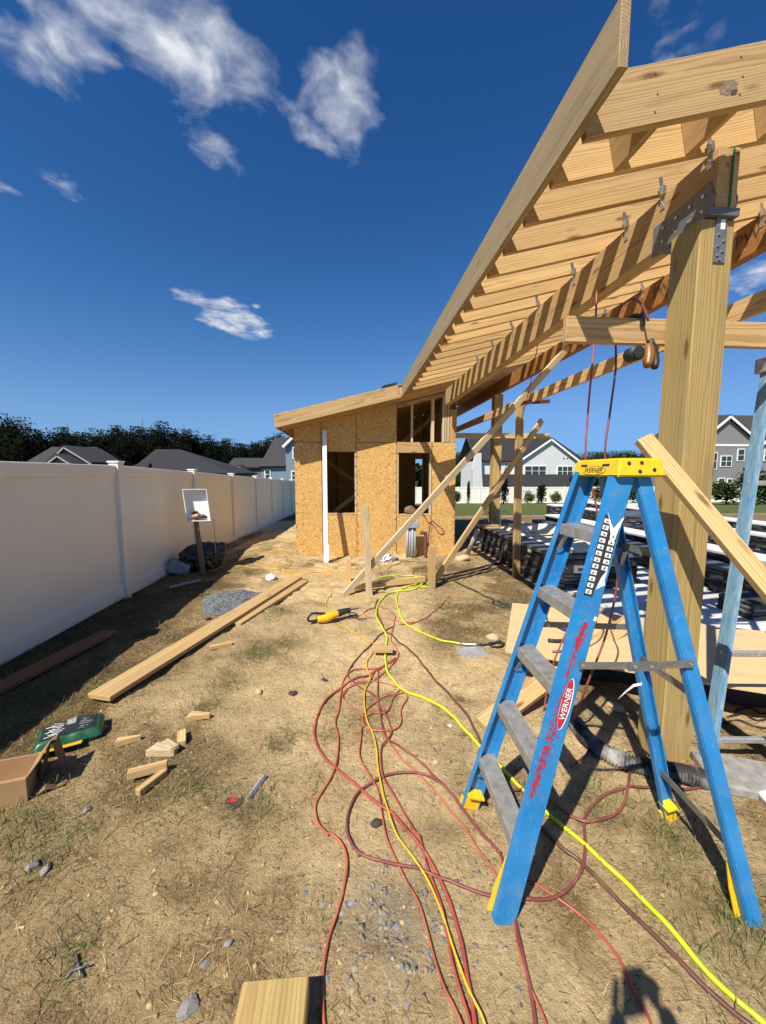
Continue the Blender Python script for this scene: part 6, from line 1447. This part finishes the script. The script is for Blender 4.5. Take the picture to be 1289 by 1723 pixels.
window(h4, 445, 790, 456, 806, Y, 1); window(h4, 490, 792, 500, 808, Y - 0.72, 1); window(h4, 492, 752, 501, 772, Y - 0.72, 1)

# ------------------------------------------------------------------ trees and shrubs
def leaf_cloud(name, n, rx, rz, size, cols, seed, clumps=26, lift=0.0, shape='round'):
    r = np.random.default_rng(seed); cl = r.normal(size=(clumps, 3)); cl /= np.linalg.norm(cl, axis=1)[:, None]; cl *= (0.35 + 0.65 * r.random((clumps, 1)))
    if shape == 'cone': cl[:, :2] *= (1.05 - 0.95 * (cl[:, 2:3] * 0.5 + 0.5)) ** 0.9
    if shape == 'pine': cl[:, :2] *= np.where(cl[:, 2:3] > 0.1, 0.85, 0.6)
    k = r.integers(0, clumps, n); sc = 0.20 + 0.16 * r.random(clumps)
    p = cl[k] + np.clip(r.normal(size=(n, 3)), -1.5, 1.5) * sc[k][:, None] * np.array([1, 1, 0.75]); p *= np.array([rx, rx, rz]); p[:, 2] += lift
    a = r.normal(size=(n, 3)); a /= np.linalg.norm(a, axis=1)[:, None]; b = np.cross(a, r.normal(size=(n, 3))); b /= np.linalg.norm(b, axis=1)[:, None] + 1e-9
    s = size * (0.6 + 0.8 * r.random((n, 1))); V = np.stack([p - a * s, p + b * s * 0.55, p + a * s, p - b * s * 0.55], 1).reshape(-1, 3)
    F = np.arange(n * 4).reshape(n, 4); c = np.array(cols)[r.integers(0, len(cols), n)] * (0.7 + 0.6 * r.random((n, 1))) * (0.8 + 0.4 * r.random(clumps))[k][:, None]
    return np_mesh(name, V, 4, F, np.repeat(c, 4, 0), 'leaf')
DARK = [(0.010, 0.014, 0.008), (0.014, 0.019, 0.009), (0.008, 0.011, 0.006)]; MID = [(0.04, 0.062, 0.02), (0.05, 0.07, 0.022), (0.03, 0.05, 0.018)]; LITE = [(0.10, 0.115, 0.03), (0.08, 0.10, 0.03), (0.12, 0.12, 0.04)]
def trunk_mesh(h, r0, seed, limbs=7, z0=0.35):
    q = random.Random(seed); parts = [tube_mesh(catmull([(0, 0, -1), (q.uniform(-.1, .1), q.uniform(-.1, .1), h * 0.4), (q.uniform(-.3, .3), q.uniform(-.3, .3), h * 0.95)], h / 12), r0, 7, lambda t: r0 * (1 - 0.85 * t))]
    for k in range(limbs):
        z = h * (z0 + (0.9 - z0) * k / limbs); a = q.uniform(0, 6.28); L = h * q.uniform(0.12, 0.22)
        parts.append(tube_mesh(catmull([(0, 0, z), (math.cos(a) * L * 0.5, math.sin(a) * L * 0.5, z + L * 0.15), (math.cos(a) * L, math.sin(a) * L, z + L * 0.4)], L / 4), r0 * 0.3, 5, lambda t: r0 * 0.32 * (1 - 0.8 * t)))
    bm = bmesh.new()
    for m_ in parts: bm.from_mesh(m_)
    me = bpy.data.meshes.new('trunk'); bm.to_mesh(me); bm.free(); me.materials.append(M['bark']); return me
H0 = 18.0
pine_m = [(trunk_mesh(H0, 0.28, 50 + k), leaf_cloud('crown', 9500, 3.2, 6.2, 0.20, DARK, 60 + k, 30, 9.6, 'pine')) for k in range(4)]
decid_m = [(trunk_mesh(H0, 0.30, 70 + k, 9, 0.25), leaf_cloud('crown', 9000, 4.6, 6.8, 0.20, DARK, 80 + k, 38, 8.9)) for k in range(3)]
def tree(ms, x, y, h, label, group=None, name='pine_tree', wide=1.0, rot=0.0, h0=H0):
    z = gzf(x, y); t = thing(name, label, 'tree', (x, y, z), group); s = h / h0
    WM[t.name] = Matrix.Translation((x, y, z))
    Mx = WM[t.name] @ Matrix.Rotation(rot, 4, 'Z') @ Matrix.Diagonal((s * wide, s * wide, s, 1))
    put('trunk', ms[0], None, t, Mx); put('crown', ms[1], None, t, Mx); return t
lineup = [(-30, 700, 84), (8, 686, 80), (32, 700, 66), (64, 716, 82), (112, 705, 88), (140, 713, 92), (168, 716, 84), (196, 707, 90), (221, 714, 86), (240, 699, 90), (268, 702, 84), (293, 714, 92), (310, 707, 88), (331, 718, 94), (354, 726, 90), (378, 731, 94), (400, 735, 96), (422, 732, 100), (446, 729, 96), (466, 722, 98), (486, 724, 92), (505, 728, 98), (90, 724, 96), (182, 722, 98), (255, 716, 99), (342, 729, 100), (130, 722, 76), (215, 724, 76), (300, 726, 78), (390, 742, 84), (436, 738, 86)]
words_ = ['tallest', 'ragged', 'leaning']
for i, (px, py, Y) in enumerate(lineup):
    p = at_y(px, py, Y); q = random.Random(i); isd = i in (0, 1, 2, 18, 26)
    SPEC = {112: 'dark pine rising straight above the twin gabled low house', 196: 'tall dark pine rising above the nearest fence post cap', 240: 'tallest dark pine above the left end of the hipped roof', 268: 'dark pine rising above the ridge of the hipped roof', 310: 'dark pine rising above the second fence post cap', 32: 'loose topped broadleaf tree at the near end of the wood line', 486: 'dark pine at the end of the wood line against the shed eave'}
    tree((decid_m if isd else pine_m)[i % (3 if isd else 4)], p.x, Y, p.z - gzf(p.x, Y), SPEC[px] if px in SPEC else 'dark broadleaf tree in the wood line behind the white fence' if isd else 'dark pine in the wood line behind the white fence', 'wood line behind the white fence', 'broadleaf_tree' if isd else 'pine_tree', q.uniform(0.9, 1.25), q.uniform(0, 6.28))
right_m = [(trunk_mesh(H0, 0.28, 90 + k), leaf_cloud('crown', 8000, 4.2, 6.8, 0.24, MID, 95 + k, 34, 8.9)) for k in range(2)]
for i, (px, py, Y) in enumerate(((772, 752, 86), (786, 757, 90), (800, 752, 96), (755, 756, 92), (740, 752, 88), (815, 760, 104), (1012, 752, 120), (1032, 755, 126), (1052, 750, 122), (1072, 756, 128), (1095, 752, 124), (990, 757, 130), (1120, 756, 126), (1145, 752, 120), (1170, 757, 126))):
    p = at_y(px, py, Y); q = random.Random(i + 50)
    tree(right_m[i % 2], p.x, Y, p.z - gzf(p.x, Y), 'green tree in the woods close beside the white house' if i < 6 else 'distant green tree showing above the white house and ladder', 'trees by the white house' if i < 6 else 'distant trees above the ladder', 'broadleaf_tree', q.uniform(0.9, 1.3), q.uniform(0, 6.28))
# a wood far behind, read as one mass
r_ = np.random.default_rng(99); n = 60000; ang = np.radians(r_.uniform(-62, 62, n)); rad = r_.uniform(130, 170, n)
X_ = np.sin(ang) * rad; Y_ = np.cos(ang) * rad; top = 8 + 6 * fbm(ang * 14, ang * 0 + 3, 3) + np.where(ang < 0, 2, -1.0)
p = np.stack([X_, Y_, gz(X_, Y_) + top * r_.random(n) ** 0.7], 1); a = r_.normal(size=(n, 3)); a /= np.linalg.norm(a, axis=1)[:, None]; b = np.cross(a, r_.normal(size=(n, 3))); b /= np.linalg.norm(b, axis=1)[:, None]
s = 0.6 + 0.5 * r_.random((n, 1)); V = np.stack([p - a * s, p + b * s * 0.7, p + a * s, p - b * s * 0.7], 1).reshape(-1, 3)
c = np.where((ang < 0.0)[:, None], np.array(DARK)[r_.integers(0, 3, n)], np.array(MID)[r_.integers(0, 3, n)])
tag(put('far_woods', np_mesh('far_woods', V, 4, np.arange(n * 4).reshape(n, 4), np.repeat(c, 4, 0), 'leaf'), None), 'belt of dark woods closing the view on every side', kind='stuff')
# shrubs along the far fence
bush = {k: (trunk_mesh(1.6, 0.05, 110 + i, 5, 0.2), leaf_cloud('crown', 1500, 0.62, 0.78, 0.075, cl, 120 + i, 30, 0.92, sh)) for i, (k, cl, sh) in enumerate((('lite', LITE, 'round'), ('mid', MID, 'cone'), ('dark', DARK, 'cone'), ('green', MID, 'round')))}
for px, py, Y, h, wd, kd, lab in ((889, 845, 39, 1.5, 1.1, 'lite', 'pale green round shrub left of the dark conifer before the far fence'), (910, 845, 40, 2.2, 0.9, 'dark', 'dark young conifer between two pale round shrubs'), (935, 845, 39, 1.4, 1.1, 'lite', 'pale green round shrub to the right of the dark conifer'), (848, 845, 38, 3.1, 0.5, 'dark', 'slim dark conifer seen between the prop board and the far post'),
        (768, 845, 40, 1.5, 0.9, 'green', 'small green shrub by the right corner of the shed'), (788, 845, 39, 2.6, 0.25, 'dark', 'thin staked sapling before the far fence near the shed'), (970, 845, 36, 3.4, 0.75, 'dark', 'tall dark columnar evergreen behind the top of the ladder'), (1010, 846, 37, 2.1, 1.2, 'lite', 'light bushy shrub seen through the ladder'), (1062, 846, 38, 2.0, 1.1, 'green', 'green shrub seen between the ladder rails'),
        (1214, 864, 31, 2.2, 1.6, 'green', 'broad green bush beside the near post before the grey house'), (1262, 866, 30, 3.0, 1.3, 'mid', 'conical green evergreen before the grey house'), (1290, 862, 32, 2.2, 1.4, 'green', 'green bush at the frame edge before the grey house')):
    p = at_y(px, py, Y); tree(bush[kd], p.x, Y, h, lab, None, 'shrub', wd, px * 0.37, 1.75)
# ------------------------------------------------------------------ the person taking the photograph stands behind the camera; only the shadow shows
def skin(name, joints, edges, mat, root=0, sub=2, parent=None):
    me = bpy.data.meshes.new(name); me.from_pydata([j[0] for j in joints], edges, []); o = bpy.data.objects.new(name, me); COL.objects.link(o)
    o.modifiers.new('Skin', 'SKIN'); sv = me.skin_vertices[0].data if me.skin_vertices else None
    if sv is None:
        me.attributes.new if False else None
        bm = bmesh.new(); bm.from_mesh(me); bm.verts.layers.skin.verify(); bm.to_mesh(me); bm.free(); sv = me.skin_vertices[0].data
    for i, (c, r) in enumerate(joints): sv[i].radius = (r, r); sv[i].use_root = (i == root)
    s = o.modifiers.new('Sub', 'SUBSURF'); s.levels = sub; s.render_levels = sub
    dg = bpy.context.evaluated_depsgraph_get(); out = bpy.data.meshes.new_from_object(o.evaluated_get(dg)); bpy.data.objects.remove(o); out.name = name
    for p in out.polygons: p.use_smooth = True
    out.materials.clear()
    return put(name, out, mat, parent)
M['skin'] = plain('skin', (0.42, 0.25, 0.17), 0.55, var=0.06); M['shirt'] = plain('dark work shirt', (0.04, 0.05, 0.07), 0.85); M['trousers'] = plain('work trousers', (0.10, 0.085, 0.06), 0.85); M['hair'] = plain('dark hair', (0.02, 0.014, 0.01), 0.7)
per = thing('person', 'standing person in dark work clothes holding up a phone whose shadow falls on the sand', 'person', (-0.06, -0.42, 0))
bx_, by_ = -0.06, -0.42
J = [((bx_, by_, 0.96), .125), ((bx_, by_, 1.18), .120), ((bx_, by_ - .01, 1.36), .130), ((bx_, by_, 1.46), .062), ((bx_, by_ + .02, 1.56), .085), ((bx_, by_ + .03, 1.66), .098), ((bx_, by_ + .02, 1.73), .070)]
Ed = [(0, 1), (1, 2), (2, 3), (3, 4), (4, 5), (5, 6)]
def limb(a, pts):
    for c, r in pts: J.append((c, r)); Ed.append((a, len(J) - 1)); a = len(J) - 1
    return a
for s in (-1, 1):
    limb(2, [((bx_ + s * .19, by_, 1.39), .062), ((bx_ + s * .25, by_ + .10, 1.17), .047), ((bx_ + s * .14 + .02, by_ + .26, 1.42), .040), ((.02 + s * .085, -.105, 1.60), .028), ((.02 + s * .075, -.075, 1.645), .030)])
    limb(0, [((bx_ + s * .10, by_, 0.88), .092), ((bx_ + s * .11, by_ + .02, 0.50), .062), ((bx_ + s * .12, by_ - .02, 0.10), .042), ((bx_ + s * .125, by_ + .03, 0.05), .045), ((bx_ + s * .14, by_ + .15, 0.04), .035)])
skin('body', J, Ed, 'shirt', 0, 2, per)
for s in (-1, 1):
    for k in range(4):
        z = 1.625 + 0.020 * k
        skin('finger', [((.02 + s * .072, -.072, z), .0105), ((.02 + s * .066, -.045, z + .004), .0095), ((.02 + s * .045, -.032 - 0.0, z + .006), .008)], [(0, 1), (1, 2)], 'skin', 0, 1, per)
    skin('thumb', [((.02 + s * .070, -.085, 1.628), .012), ((.02 + s * .050, -.080, 1.655), .010), ((.02 + s * .030, -.072, 1.672), .009)], [(0, 1), (1, 2)], 'skin', 0, 1, per)
lump('hair', (bx_, by_ + .005, 1.715), (.092, .10, .075), 'hair', per, 3, 0.1)
ph = board('phone', (0.02, -0.052, 1.585), (0.02, -0.040, 1.735), 0.075, 0.008, 'black', None, (1, 0, 0), 0.003); tag(ph, 'black phone held upright in both hands above the sand', 'phone')
